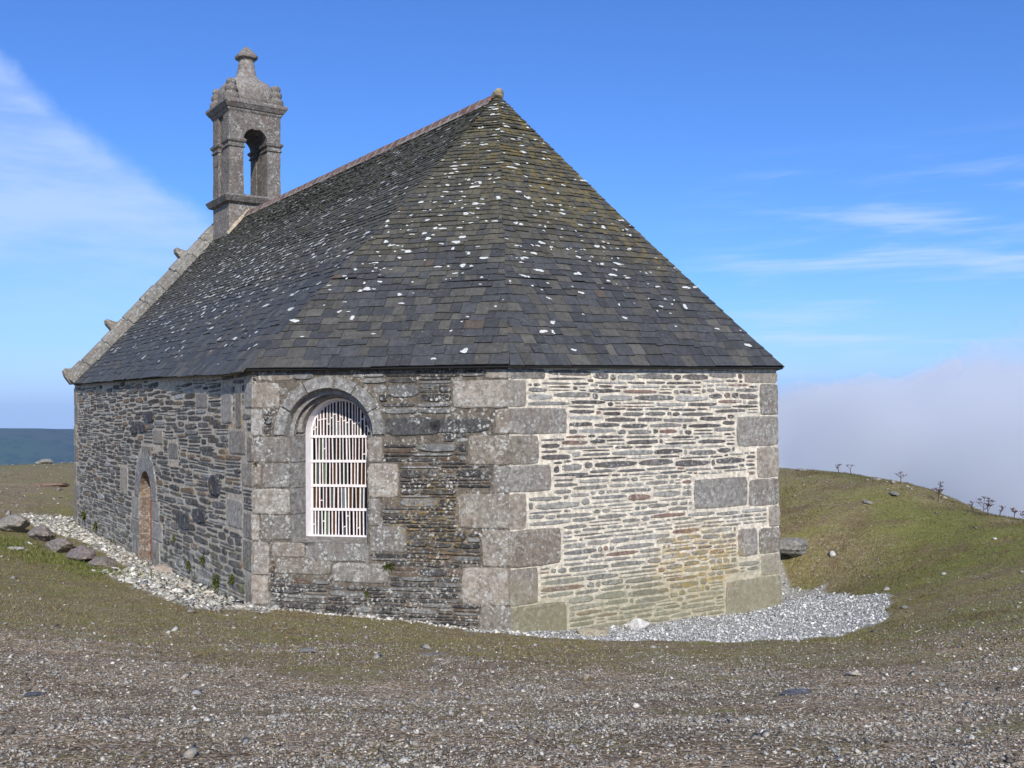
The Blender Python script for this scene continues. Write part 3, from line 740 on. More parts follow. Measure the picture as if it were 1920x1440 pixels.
# ------------------------------------------------------------------ roof
def slate_mat():
    m = bpy.data.materials.new('slate'); m.use_nodes = True; t = NT(m.node_tree)
    at = t.n('ShaderNodeAttribute', dict(attribute_name='tone')); base = t.mix(1.0, at.outputs['Color'], (1.34, 1.27, 1.17), 'MULTIPLY')
    P = t.n('ShaderNodeNewGeometry').outputs['Position']
    n1 = t.noise(P, 13, 6, .7); n2 = t.noise(P, 60, 4, .7); nl = t.noise(P, 1.3, 4, .6)
    k = t.ramp(t.math('ADD', n1, t.math('MULTIPLY', n2, .6)), .45, 1.1, .60, 1.45); kk = t.n('ShaderNodeCombineColor', Red=k, Green=k, Blue=k)
    c = t.mix(1.0, base, kk.outputs[0], 'MULTIPLY')
    # grey and olive growth, thicker towards the ridge (alpha holds the height up the slope)
    up = at.outputs['Alpha']
    f = t.math('MULTIPLY', t.ramp(t.math('ADD', up, t.math('MULTIPLY', t.math('SUBTRACT', nl, .5), .9)), .25, .85), t.ramp(n1, .38, .62))
    c = t.mix(t.math('MULTIPLY', f, .6), c, (.10, .092, .05))
    f = t.math('MULTIPLY', t.ramp(t.noise(P, 22, 5, .75), .56, .66), t.ramp(nl, .35, .6))
    c = t.mix(t.math('MULTIPLY', f, .45), c, (.20, .20, .18))
    f = t.math('MULTIPLY', ball(t, P, (.9, 17.0, 7.3), 2.4, (1, 1, .8)), t.ramp(t.noise(P, 6, 5, .65), .48, .6))
    f2 = t.math('MULTIPLY', ball(t, P, (2.4, 16.9, 6.2), 1.6, (1, 1, .8)), t.ramp(t.noise(P, 6, 5, .65), .50, .6))
    c = t.mix(t.math('MULTIPLY', t.math('MAXIMUM', f, f2), .7), c, (.165, .125, .04))
    bp = t.n('ShaderNodeBump', Height=t.math('ADD', n1, t.math('MULTIPLY', n2, .5)), Strength=.45, Distance=.02)
    b = t.n('ShaderNodeBsdfPrincipled', Base_Color=c, Roughness=.72, Normal=bp.outputs[0]); b.inputs['Specular IOR Level'].default_value = .3
    t.n('ShaderNodeOutputMaterial', Surface=b.outputs[0])
    return m
M_slate = slate_mat()
M_lichen = flat_mat('white_lichen', (.50, .51, .48), .95, .1, .4, 45)
roof = empty('roof', (0, 0, 0), 0, chapel)
roof.location = (0, 0, 0)
def p3(P, z): return np.array([P[0], P[1], z])
Gr = GE-(GE-C0)/np.linalg.norm(GE-C0)*.55; Er = EE-rd*.95
zAt = RZ; zE = RZ+.06
# outer eave on the far side
G2 = W5+NN*.1; G2r = G2-rd*.55
patches = [('end', C1, 3.5, C2, 3.558, AP, zAt, AP, zAt), ('obl', C0, 3.531, C1, 3.5, AP, zAt, AP, zAt),
           ('nave', Gr, 3.80, C0, 3.531, Er, zE, AP, zAt), ('obl2', C2, 3.558, C3, 3.54, AP, zAt, AP, zAt), ('nave2', C3, 3.54, G2r, 3.75, AP, zAt, Er, zE)]
vs, fs, cs, mi = [], [], [], []
rs = random.Random(12)
spot_w = dict(end=250, obl=250, nave=700, obl2=60, nave2=150)
for nm, A0, za, B0, zb, A1, zc, B1, zd in patches:
    a0, b0, a1, b1 = p3(A0, za), p3(B0, zb), p3(A1, zc), p3(B1, zd)
    nrm = np.cross(b0-a0, (a1+b1)/2-a0); nrm /= np.linalg.norm(nrm)
    if nrm[2] < 0: nrm = -nrm
    L = lambda t_: a0+(a1-a0)*t_
    Rr = lambda t_: b0+(b1-b0)*t_
    mid = lambda t_: .0
    slope = np.linalg.norm((a1+b1)/2-(a0+b0)/2)
    sag = lambda s_, t_: -nrm*.05*math.sin(math.pi*t_)
    # deck
    k0 = len(vs); nd = 8
    for i in range(nd+1):
        t_ = i/nd
        vs += [tuple(L(t_)-nrm*.03+sag(0, t_)), tuple(Rr(t_)-nrm*.03+sag(0, t_))]; cs += [(.03, .03, .03, 0)]*2
        if i: fs.append((k0+2*i-2, k0+2*i-1, k0+2*i+1, k0+2*i)); mi.append(0)
    tcur = 0.0; row = 0; vis = nm in ('end', 'obl', 'nave')
    rows = []
    while tcur < 1-.012:
        e = (.19-.115*min(1, tcur*1.15)**.75)*rs.uniform(.94, 1.06)*(1 if vis else 1.5)
        t1 = min(1, tcur+e/slope); rows.append((tcur, t1, e)); tcur = t1
    for tr, t1, e in rows:
        P0, P1 = L(tr), Rr(tr); W = np.linalg.norm(P1-P0)
        if W < .05: continue
        ax = (P1-P0)/W
        te = min(1, t1+.25*(t1-tr)); Q0, Q1 = L(te), Rr(te)
        qa, qb = (Q0-P0)@ax, (Q1-P0)@ax
        upv = Q0-P0-ax*qa
        u = 0.0; wmean = (.25-.13*min(1, tr*1.3))*(1 if vis else 1.6)
        first = True
        und = rs.uniform(0, 9)
        while u < W-1e-4:
            wd = wmean*rs.uniform(.55, 1.5)
            if first: wd *= rs.uniform(.4, 1); first = False
            if W-(u+wd) < wmean*.4: wd = W-u
            ua, ub = u+.003, min(u+wd, W)-.003
            if ub > ua+.01:
                ta = min(max(ua, qa), qb); tb = max(min(ub, qb), qa)
                if tb < ta+.004: ta = tb = (ta+tb)/2; ta -= .002; tb += .002
                lift = .021+rs.uniform(-.005, .010); thick = .017
                dz0 = rs.uniform(-.13, .13)*e; dz1 = dz0+rs.uniform(-.05, .05)*e
                if rs.random() < .05: dz0 -= .25*e; dz1 -= .22*e
                if tr < .001: dz0 = dz1 = -(.28 if nm == 'nave' else .06)*e*rs.uniform(.75, 1.1)
                un = upv/np.linalg.norm(upv)
                wob = .007*math.sin(u*2.1+und)+.014*math.sin(u*.7+und*2)+e*.12*math.sin(u*.33+tr*30)
                sg_ = sag(0, (tr+te)/2)
                tl = P0+ax*ua+un*(dz0+wob); tr_ = P0+ax*ub+un*(dz1+wob)
                bl = P0+ax*ta+upv; br = P0+ax*tb+upv
                k = len(vs)
                quad = [tl+nrm*lift, tr_+nrm*(lift+rs.uniform(-.003, .003)), br+nrm*.004, bl+nrm*.004]
                low = [tl+nrm*(lift-thick), tr_+nrm*(lift-thick), br-nrm*.008, bl-nrm*.008]
                vs += [tuple(q+sg_) for q in quad+low]
                x = rs.random()
                if x < .62: v = rs.uniform(.030, .048); c = (v*.92, v*1.0, v*1.12)
                elif x < .90: v = rs.uniform(.038, .058); c = (v, v*1.0, v*.95)
                elif x < .985: v = rs.uniform(.050, .068); c = (v, v*1.0, v*.93)
                else: v = rs.uniform(.045, .06); c = (v*1.2, v*1.0, v*.85)
                if tr > .35 and rs.random() < .6: v = rs.uniform(.035, .065); c = (v*1.0, v*.98, v*.82)
                cs += [(*c, tr)]*8
                fs += [(k, k+1, k+2, k+3), (k, k+4, k+5, k+1), (k+1, k+5, k+6, k+2), (k+3, k+7, k+4, k)]; mi += [0]*4
            u += wd
    # white lichen rosettes
    nspot = spot_w[nm]*2
    cl = [(rs.random(), rs.random()**.9) for _ in range(26)]
    for i in range(nspot):
        if rs.random() < .5:
            q = rs.choice(cl); s_, t_ = q[0]+rs.gauss(0, .10), q[1]+rs.gauss(0, .09)
        else: s_, t_ = rs.random(), rs.random()
        if not (0.01 < s_ < .99 and .02 < t_ < .97): continue
        if (A1 is B1) and rs.random() > 1-t_*.9+.05: continue
        dens = sst(np.array([t_]), .02, .45)[0]
        if rs.random() > .10+.90*dens: continue
        # find row geometry
        for tr, t1, e in rows:
            if tr <= t_ < t1: break
        fr = (t_-tr)/(t1-tr); fr = .15+.6*fr
        t_ = tr+(t1-tr)*fr
        P = L(t_)+(Rr(t_)-L(t_))*s_
        ax = (Rr(tr)-L(tr)); ax /= np.linalg.norm(ax)
        un = np.cross(nrm, ax)
        if un[2] < 0: un = -un
        sz = min(rs.lognormvariate(-3.8, .48), .055)*(1.35 if nm == 'nave' else .88)
        h_ = .017-(.013)*fr/1.25+.0045
        slope_n = nrm
        k = len(vs); nn = 14; ph = rs.random()*6
        el_ = rs.uniform(.9, 2.4)
        for j in range(nn):
            th = 2*math.pi*j/nn; rad = sz*(1+.30*math.sin(2*th+ph)+.15*math.sin(3*th+ph*2)+rs.uniform(-.20, .20))
            a_, b_ = rad*math.cos(th)*el_**.5, rad*math.sin(th)/el_**.5
            b_ = max(-(fr)*e*1.0, min(b_, e*(1-fr)*.95))
            hh = .021-.0136*((fr*e+b_)/e)+.010
            vs.append(tuple(P+ax*a_+un*b_+nrm*hh+sag(0, t_))); cs.append((.7, .7, .68, 0))
        fs.append(tuple(range(k, k+nn))); mi.append(1)
o = mkobj('slate_roof', vs, fs, None, roof, cs, mats=[M_slate, M_lichen], midx=mi)
# soffit board and wall head
mb = MB()
EC = [(Gr, 3.80), (C0, 3.531), (C1, 3.5), (C2, 3.558), (C3, 3.54), (G2r, 3.75)]
WC = [W4+(Gr-GE), W0, W1, W2, W3, W5-rd*.55]
for i in range(5):
    (a, za), (b, zb) = EC[i], EC[i+1]; wa, wb = WC[i], WC[i+1]
    ia, ib = a+(wa-a)*2.5, b+(wb-b)*2.5
    mb.add([p3(a, za-.012), p3(b, zb-.012), p3(b, zb-.032), p3(a, za-.032), p3(ia, za-.032), p3(ib, zb-.032)], [(0, 1, 2, 3), (3, 2, 5, 4)], (.05, .05, .05, 0))
mb.build('eaves', flat_mat('dark_board', (.02, .02, .02), .9, .1), roof)
# clay ridge tiles bedded in mortar
M_tile = stone_mat('ridge_clay', .5, None, .85, .4, .6)
mb = MB(); mrt = MB()
ra, rb = p3(AP, zAt+.02), p3(Er, zE+.02); Lr = np.linalg.norm(rb-ra); rdir = (rb-ra)/Lr; n3 = np.append(NN, 0); u3 = np.array([0, 0, 1.0])
s_ = .18; r = random.Random(2)
while s_ < Lr-.9:
    l = r.uniform(.30, .36); e = min(s_+l, Lr)
    tn = r.uniform(.8, 1.2); c = (.145*tn, .085*tn, .072*tn, 0)
    hk = r.uniform(.0, .016)
    sec = [(-.17, -.17), (-.10, -.055), (-.045, .025), (0, .045), (.045, .025), (.10, -.055), (.17, -.17)]
    P0 = ra+rdir*s_; P1 = ra+rdir*(e-.02)
    vv = [tuple(P0+n3*a+u3*(b+hk)) for a, b in sec]+[tuple(P1+n3*a+u3*(b+hk*.4)) for a, b in sec]
    mb.add(vv, [(k, k+1, 8+k, 7+k) for k in range(6)]+[tuple(range(7)), tuple(range(13, 6, -1))], c)
    # mortar joint
    P0 = ra+rdir*(e-.03); P1 = ra+rdir*(e+.004)
    sec2 = [(a*1.06, b+.010) for a, b in sec]
    vv = [tuple(P0+n3*a+u3*b) for a, b in sec2]+[tuple(P1+n3*a+u3*b) for a, b in sec2]
    mrt.add(vv, [(k, k+1, 8+k, 7+k) for k in range(6)]+[tuple(range(7)), tuple(range(13, 6, -1))], (.24, .20, .175, 0))
    s_ = e
mb.build('ridge_tiles', M_tile, roof); 
# mortar bedding along both sides and lump at the apex
for sg in (-1, 1):
    k = 0; q = .1
    while q < Lr-.8:
        e = q+r.uniform(.15, .3)
        a, b = ra+rdir*q, ra+rdir*e
        o1 = r.uniform(.17, .20); 
        mrt.add([tuple(a+n3*sg*.13-u3*.10), tuple(b+n3*sg*.13-u3*.10), tuple(b+n3*sg*o1-u3*(.175+.0)), tuple(a+n3*sg*o1-u3*.175)], [(0, 1, 2, 3)], (.22, .19, .16, 0))
        q = e
mrt.build('ridge_mortar', M_tile, roof)
def lump(c, rad, seed, sub=3, flat=1.0, rough=.25):
    import bmesh
    bm = bmesh.new(); bmesh.ops.create_icosphere(bm, subdivisions=sub, radius=1)
    rr = np.random.default_rng(seed); k1 = rr.normal(size=(14, 3)); k1 /= np.linalg.norm(k1, axis=1)[:, None]; dd = rr.uniform(.62, .98, 14)
    vs = []
    for v in bm.verts:
        p = np.array(v.co); sc = 1.0
        for a, d in zip(k1, dd):
            q = p@a
            if q > 1e-3: sc = min(sc, d/q)
        p = p*sc
        p = p*(1+rough*.35*(float(fbm(p[0]*2+seed+9, p[1]*2+p[2]*1.7+9, 3))-.5))
        p = p*(1+rough*.09*(float(fbm(p[0]*6+seed+19, p[1]*6+p[2]*9+9, 3))-.5)+rough*.012*math.sin(p[2]*14+p[0]*2+seed))
        vs.append(tuple(np.array(c)+p*np.array(rad)))
    fs = [tuple(v.index for v in f.verts) for f in bm.faces]; bm.free()
    return vs, fs
mb = MB(); v_, f_ = lump(ra+rdir*.03+u3*.0, (.13, .13, .13), 3); mb.add(v_, f_, (.26, .21, .13, 0)); mb.build('apex_cap', M_tile, roof)

# ------------------------------------------------------------------ gable coping
mb = MB(); r = random.Random(8)
cop = empty('gable_coping', (0, 0, 0), 0, chapel); cop.location = (0, 0, 0)
nd3 = np.append((GE-C0)/np.linalg.norm(GE-C0), 0)
rd3 = np.append(rd, 0)
def coping(base_o, base_i, top_o, top_i, n, mb):
    """stones from the kneeler to the top; o = outer edge, i = inner edge next to the slates"""
    q = 0.0; up_ = np.array([0, 0, 1.0])
    a = top_o-base_o; L_ = np.linalg.norm(a); nr = np.cross(a, base_i-base_o); nr /= np.linalg.norm(nr)
    if nr[2] < 0: nr = -nr
    k = 0
    while q < 1-.01:
        e = min(1, q+r.uniform(.55, .85)/L_)
        if 1-e < .05: e = 1
        g_ = .008/L_
        o0, o1 = base_o+(top_o-base_o)*(q+g_), base_o+(top_o-base_o)*(e-g_)
        i0, i1 = base_i+(top_i-base_i)*(q+g_), base_i+(top_i-base_i)*(e-g_)
        h = .24+r.uniform(-.015, .02); tn = r.uniform(.19, .26); c = (tn*1.03, tn*.98, tn*.88, 1)
        m0, m1 = o0+(i0-o0)*.5, o1+(i1-o1)*.5
        # raised outer roll
        for (x0, x1, y0, y1, hh) in ((o0, o1, m0, m1, h), (m0, m1, i0, i1, h-.09)):
            low = [x0-nr*.2, x1-nr*.2, y1-nr*.2, y0-nr*.2]
            b = [x0+nr*(hh-.03), x1+nr*(hh-.03), y1+nr*(hh-.03), y0+nr*(hh-.03)]
            cc = sum(b)/4; tp = [cc+(v-cc)*.93+nr*.03 for v in b]
            nv = 4
            mb.add([tuple(v) for v in low+b+tp], [(0, 1, 5, 4), (1, 2, 6, 5), (2, 3, 7, 6), (3, 0, 4, 7), (4, 5, 9, 8), (5, 6, 10, 9), (6, 7, 11, 10), (7, 4, 8, 11), (8, 9, 10, 11)], c)
        q = e; k += 1
    return nr
bo = p3(GE, 3.83)+nd3*.0; bi = p3(Gr, 3.80); to = p3(EE-rd*.35, zE+.05); ti = p3(Er, zE)
nr1 = coping(bo, bi, to, ti, 14, mb)
bo2 = p3(G2, 3.75); bi2 = p3(G2r, 3.75)
coping(bo2, bi2, to, ti, 14, mb)
mb.build('coping_stones', M_gran, cop)
# crockets standing on the outer roll
def crocket(base, out, up_, sc, name, parent):
    """a stone beak: profile in the plane of out/up, thickness along the coping width"""
    w3 = np.cross(out, up_); w3 /= np.linalg.norm(w3)
    prof = [(-.3, -.16), (-.3, .2), (-.05, .24), (.14, .24), (.2, .16), (.16, .02), (.08, -.1), (.0, -.2)] if name == 'kneeler' else [(-.22, -.1), (-.20, .20), (.02, .17), (.16, .22), (.30, .26), (.34, .20), (.32, .08), (.24, -.02), (.10, -.18)]
    mb = MB()
    for sgn in (1,):
        b = [tuple(base+(out*x+up_*y)*sc-w3*.13) for x, y in prof]; tp = [tuple(base+(out*x+up_*y)*sc+w3*.13) for x, y in prof]
        mb.frustum(b, tp, (.24, .22, .19, 1))
    return mb.build(name, M_gran, parent)
outv = -n3; upv = u3
for f in (.30, .745):
    P = bo+(to-bo)*f+nr1*.20+(bi-bo)*.25
    crocket(P, outv, upv, .78, 'crocket', cop)
P = bo+nr1*.05+(bi-bo)*.4
kn = crocket(P+u3*.12, outv, upv, 1.0, 'kneeler', cop)
P = bo2+(to-bo2)*.5+nr1*.1; crocket(P+u3*.2, n3, upv, 1.0, 'crocket', cop)

# ------------------------------------------------------------------ bell gable
near = EE-rd*2.3+NN*.2
TW, TD = 1.5, 1.35
bell = empty('bell_gable', (near[0], near[1]-20.0, 7.8), 0, chapel)
def T(a, b, z):
    """a across (NN), b depth (rd), z up; origin = middle of the face towards the apse"""
    q = near+NN*a+rd*b; return (q[0], q[1], z)
def ring(a0, a1, b0, b1, z): return [T(a0, b0, z), T(a1, b0, z), T(a1, b1, z), T(a0, b1, z)]
def tn(v=None):
    v = (v or random.uniform(.14, .19))*.84; return (v*1.10, v*.98, v*.87, 1)
def cornice(mb, a0, a1, b0, b1, levels, c):
    for (z0, e0), (z1, e1) in zip(levels[:-1], levels[1:]):
        mb.frustum(ring(a0-e0, a1+e0, b0-e0, b1+e0, z0), ring(a0-e1, a1+e1, b0-e1, b1+e1, z1), c)
hw = TW/2
mb = MB()
z = 6.4
while z < 8.8:
    z2 = min(z+random.uniform(.35, .5), 8.82); j = random.uniform(-.005, .005)
    mb.frustum(ring(-hw-j, hw+j, -j, TD+j, z), ring(-hw-j, hw+j, -j, TD+j, z2-.008), tn(.2)); z = z2
# sloping mortar flashing where the roof meets it
for k in range(9):
    a = -hw-.12+k*.1
mb.build('base', M_gran, bell)
mb = MB(); cornice(mb, -hw, hw, 0, TD, [(8.80, .0), (8.84, .10), (8.90, .13), (8.98, .17), (9.03, .12), (9.07, .02)], tn(.15)); mb.build('base_cornice', M_gran, bell)
# two piers, each with pilasters front and back and a recessed web
op0, op1 = -.33, .36
for a0, a1 in ((-hw, op0), (op1, hw)):
    mb = MB(); zz = 9.06
    ds = [(0, .46), (TD-.46, TD)]
    for b0, b1 in ds:
        z = zz
        for z2 in (9.55, 10.0, 10.38):
            j = random.uniform(-.006, .006)
            mb.frustum(ring(a0-j, a1+j, b0-j, b1+j, z), ring(a0-j, a1+j, b0-j, b1+j, z2-.006), tn()); z = z2
        z = 10.64
        for z2 in (11.0, 11.38):
            j = random.uniform(-.004, .004)
            mb.frustum(ring(a0-j, a1+j, b0-j, b1+j, z), ring(a0-j, a1+j, b0-j, b1+j, z2-.004), tn()); z = z2
        # capital
        cornice(mb, a0, a1, b0, b1, [(10.375, .0), (10.39, .035), (10.43, .035), (10.44, .01), (10.50, .01), (10.54, .055), (10.60, .07), (10.645, .01)], tn(.15))
    web0, web1 = a0+.07, a1-.03
    if a0 > 0: web0, web1 = a0+.03, a1-.07
    mb.frustum(ring(web0, web1, .46, TD-.46, 9.06), ring(web0, web1, .46, TD-.46, 11.38), tn(.14))
    p_ = mb.build('pier', M_gran, bell)
# arch block between the piers
mb = MB(); uc = (op0+op1)/2; rr2 = (op1-op0)/2; zs = 10.62; n = 14
for b0, b1 in ((-.004, .42), (.42, TD+.004)):
    arcp = [(uc-rr2*math.cos(math.pi*k/n), zs+rr2*math.sin(math.pi*k/n)) for k in range(n+1)]
    topp = [(op0+(op1-op0)*k/n, 11.38) for k in range(n+1)]
    V_ = [T(a, b0, z) for a, z in arcp]+[T(a, b0, z) for a, z in topp]+[T(a, b1, z) for a, z in arcp]+[T(a, b1, z) for a, z in topp]
    m = n+1; F_ = []
    for k in range(n):
        F_ += [(k, k+1, m+k+1, m+k), (2*m+k+1, 2*m+k, 3*m+k, 3*m+k+1), (k+1, k, 2*m+k, 2*m+k+1)]
    mb.add(V_, F_, tn(.16))
# proud keystone
mb.frustum([T(uc-.06, -.02, 10.93), T(uc+.06, -.02, 10.93), T(uc+.06, .1, 10.93), T(uc-.06, .1, 10.93)], [T(uc-.10, -.02, 11.30), T(uc+.10, -.02, 11.30), T(uc+.10, .1, 11.30), T(uc-.10, .1, 11.30)], tn(.17))
mb.build('arch', M_gran, bell)
mb = MB(); cornice(mb, -hw, hw, 0, TD, [(11.36, 0), (11.42, .04), (11.46, .05), (11.48, .08), (11.56, .13), (11.60, .16), (11.67, .165), (11.70, .13), (11.72, .10)], tn(.18)); mb.build('top_cornice', M_gran, bell)
# ogee dome
def lathe_sq(mb, ca, cb, prof, c, n=16, sq=3.0, ky=1.0):
    rings = []
    for z_, r_ in prof:
        rg = []
        for k in range(n):
            th = 2*math.pi*(k+.5)/n; x, y = math.cos(th), math.sin(th); q = (abs(x)**sq+abs(y)**sq)**(-1/sq)
            rg.append(T(ca+x*q*r_, cb+y*q*r_*ky, z_))
        rings.append(rg)
    V_ = [p for rg in rings for p in rg]; F_ = [tuple(range(n))[::-1], tuple(range((len(rings)-1)*n, len(rings)*n))]
    for i in range(len(rings)-1):
        for k in range(n): F_.append((i*n+k, i*n+(k+1) % n, (i+1)*n+(k+1) % n, (i+1)*n+k))
    mb.add(V_, F_, c)
mb = MB(); lathe_sq(mb, 0, TD/2, [(11.70, .71), (11.85, .735), (12.0, .745), (12.14, .735), (12.24, .70), (12.32, .64), (12.39, .56), (12.45, .46), (12.51, .37), (12.58, .305), (12.68, .262), (12.80, .235), (12.94, .215), (13.1, .20)], tn(.24), 20, 3.2, .92)
mb.build('dome', M_gran, bell, True)
mb = MB(); lathe_sq(mb, 0, TD/2, [(13.06, .195), (13.10, .20), (13.14, .28), (13.20, .29), (13.25, .255), (13.34, .18), (13.42, .11), (13.48, .05), (13.5, .01)], tn(.2), 16, 5)
mb.build('finial', M_gran, bell)
for a, b in ((-hw+.10, .10), (hw-.10, .10), (-hw+.10, TD-.10), (hw-.10, TD-.10)):
    mb = MB(); lathe_sq(mb, a, b, [(11.69, .18), (11.74, .21), (11.84, .21), (11.89, .18), (11.92, .14), (11.95, .145), (11.99, .17), (12.06, .17), (12.10, .14), (12.12, .11), (12.14, .115), (12.18, .135), (12.24, .13), (12.29, .09), (12.32, .03)], tn(.17), 14, 2.7)
    mb.build('corner_knob', M_gran, bell, True)
# lime flashing on the slates beside the base
mb = MB()
r = random.Random(6)
sl = (RZ-H)/4.6
prev = None
for k in range(24):
    a = -hw-.06+k*.052
    zz = zE+.03-abs(a+.2)*1.19; w_ = .09+r.uniform(-.03, .05); h_ = .10+r.uniform(-.02, .05)
    cur = [T(a, -.004, zz+h_), T(a, -.05, zz+h_*.45), T(a, -w_-.03, zz+.02-.0*w_)]
    if prev: mb.add(prev+cur, [(0, 3, 4, 1), (1, 4, 5, 2)], (.40, .33, .24, 0))
    prev = cur
mb.build('flashing', M_tile, bell)

# ------------------------------------------------------------------ loose stones, boulders
def boulder(name, x, y, size, rz, seed, tone, label, cat='rock', group=None, sink=.25, flat=False, tilt=0.0):
    z = gz(x, y)
    v_, f_ = lump((0, 0, 0), (size[0]/2, size[1]/2, size[2]/2), seed, 4, rough=1.1)
    c, s_ = math.cos(rz), math.sin(rz)
    vv = [(x+a*c-b*s_, y+a*s_+b*c, z+d+a*tilt+size[2]*(.5-sink)) for a, b, d in v_]
    o = mkobj(name, vv, f_, M_rock, None, [tone]*len(vv), True, origin=(x, y, z))
    o.data.polygons.foreach_set('use_smooth', np.zeros(len(o.data.polygons), dtype=bool))
    tag(o, label, cat, group); return o
pk = (.20, .172, .15, .5)
boulder('boulder', -11.6, 23.3, (1.15, .75, .52), R(-60), 11, (.24, .22, .19, .5), 'pale lichened boulder at the far end of the row, by the photo edge', group='boulders beside the nave path')
boulder('boulder', -10.45, 22.2, (1.2, .55, .38), R(-57), 12, pk, 'long flat-topped boulder, second from the far end of the row', group='boulders beside the nave path')
boulder('boulder', -9.35, 20.7, (1.25, .55, .38), R(-57), 13, pk, 'smooth brown-grey boulder in the middle of the row beside the path', group='boulders beside the nave path')
boulder('boulder', -8.35, 19.35, (1.1, .52, .36), R(-55), 14, (.20, .165, .15, .5), 'darker boulder with a mossy foot, fourth from the far end of the row', group='boulders beside the nave path')
boulder('boulder', -7.55, 18.35, (.9, .5, .26), R(-50), 15, pk, 'low flat boulder at the near end of the row by the chippings', group='boulders beside the nave path', sink=.35)
boulder('boulder', 4.93, 17.85, (.85, .6, .34), R(20), 16, (.22, .21, .19, .5), 'grey boulder jutting from the bank beside the right corner of the chapel', sink=.1)
boulder('loose_rock', 1.72, 14.12, (.36, .24, .19), R(10), 17, (.55, .53, .5, 0), 'white quartz rock on the gravel below the apse end wall', sink=.2)
boulder('loose_rock', 1.05, 13.42, (.62, .34, .18), R(25), 18, (.32, .28, .2, 0), 'flat tan rock half buried at the foot of the apse corner', sink=.4)
boulder('threshold_stone', -6.35, 18.35, (.75, .45, .22), R(-50), 19, (.38, .31, .24, 0), 'flat pinkish stone lying in front of the chapel door', 'stone', sink=.3)
boulder('loose_rock', -5.35, 16.3, (.34, .22, .1), R(-40), 24, (.4, .37, .31, 0), 'small tan slab on the chippings between door and window', sink=.3)
boulder('slate_slab', 2.05, 7.35, (.30, .13, .03), R(8), 20, (.11, .11, .13, 0), 'dark flat piece of slate on the gravel in the right foreground', 'slate', sink=.0)
boulder('slate_slab', -2.1, 10.2, (.22, .1, .03), R(-8), 25, (.2, .19, .18, 0), 'grey flat slab on the pale patch left of centre', 'slate', sink=.0)
boulder('slate_slab', -.85, 10.5, (.34, .10, .03), R(3), 26, (.16, .15, .14, 0), 'thin grey slab in the turf below the apse corner', 'slate', sink=.0)
boulder('slate_slab', -3.35, 7.0, (.14, .1, .03), R(30), 27, (.09, .10, .12, 0), 'small blue-grey slate on the gravel at lower left', 'slate', sink=.0)
boulder('rusty_stone', -15.6, 33.8, (1.5, .5, .12), R(0), 28, (.20, .13, .09, 0), 'reddish flat stone on the far left hillside', 'stone', sink=.2)
for i, (x, y, sz, lab) in enumerate([(6.4, 22.2, .36, 'pale rock on the right skyline nearest the chapel'), (7.5, 20.6, .26, 'small rock on the right skyline between the dry stalks'), (7.3, 19.2, .34, 'grey rock in the slope just below the right skyline'), (6.7, 18.9, .3, 'grey rock in the right slope, closer to the chapel than its neighbour'),
     (5.3, 13.6, .16, 'dark stone at the upper right rim of the gravel'), (-19.3, 41.2, .9, 'pale outcrop rock on the left skyline'), (-17.9, 41.8, 1.0, 'pale outcrop rock on the left skyline next to the chapel wall')]):
    boulder('rock', x, y, (sz*.9, sz*.6, sz*.3), R(i*37), 40+i, (.22, .21, .18, .3), lab, sink=.4)
boulder('fallen_stone', -9.9, 21.0-1.0, (.5, .3, .08), R(-30), 60, (.4, .38, .33, 0), 'flat pale stone in the grass in front of the boulder row', 'stone', sink=.1)

# ------------------------------------------------------------------ chips, pebbles, grass
tri8 = np.array([[0, 2, 4], [2, 1, 4], [1, 3, 4], [3, 0, 4], [2, 0, 5], [1, 2, 5], [3, 1, 5], [0, 3, 5]])
def chips(name, x, y, size, flat, colf, label, cat, seed, mat=M_chip, zoff=0.0):
    rr = np.random.default_rng(seed); n = len(x)
    base = np.array([[1, 0, 0], [-1, 0, 0], [0, 1, 0], [0, -1, 0], [0, 0, 1], [0, 0, -1]], float)
    P = base[None]+rr.uniform(-.38, .38, (n, 6, 3))
    s = size[:, None, None]*np.stack([np.ones(n), rr.uniform(.5, .95, n), flat*rr.uniform(.6, 1.4, n)], -1)[:, None, :]
    P = P*s
    th = rr.uniform(0, 6.28, n); tx = rr.normal(0, .28, n); ty = rr.normal(0, .28, n)
    P[..., 2] += P[..., 0]*tx[:, None]+P[..., 1]*ty[:, None]
    c, s_ = np.cos(th)[:, None], np.sin(th)[:, None]
    X = P[..., 0]*c-P[..., 1]*s_; Y = P[..., 0]*s_+P[..., 1]*c
    z = ground_z(x, y)
    V_ = np.stack([X+x[:, None], Y+y[:, None], P[..., 2]+z[:, None]+size[:, None]*flat*.45+zoff], -1).reshape(-1, 3)
    F_ = (tri8[None]+6*np.arange(n)[:, None, None]).reshape(-1, 3)
    C_ = np.repeat(colf(rr, n), 6, axis=0)
    return tag(mkobj(name, V_, F_, mat, tone=C_), label, cat, kind='stuff')
def pal(cols, wts, jit=.25):
    cols = np.array(cols); wts = np.array(wts)/sum(wts)
    def f(rr, n):
        i = rr.choice(len(cols), n, p=wts); k = rr.uniform(1-jit, 1+jit, n)[:, None]
        return np.hstack([cols[i]*k, np.zeros((n, 1))])
    return f
def sample(n, x0, x1, y0, y1, f):
    x = rng.uniform(x0, x1, n); y = rng.uniform(y0, y1, n); k = rng.random(n) < f(x, y)
    x, y = x[k], y[k]; k = ~inpoly(x, y, CH); return x[k], y[k]
x, y = sample(52000, -1, 5.9, 12.2, 21, lambda x, y: chipzone(x, y)[0])
chips('gravel', x, y, np.clip(rng.lognormal(-4.2, .42, len(x)), .006, .045), .5, pal([(.50, .50, .48), (.38, .385, .38), (.66, .65, .62), (.22, .225, .22)], [4, 5, 1.8, 2.2]), 'pale grey gravel spread round the right side of the apse', 'gravel', 1)
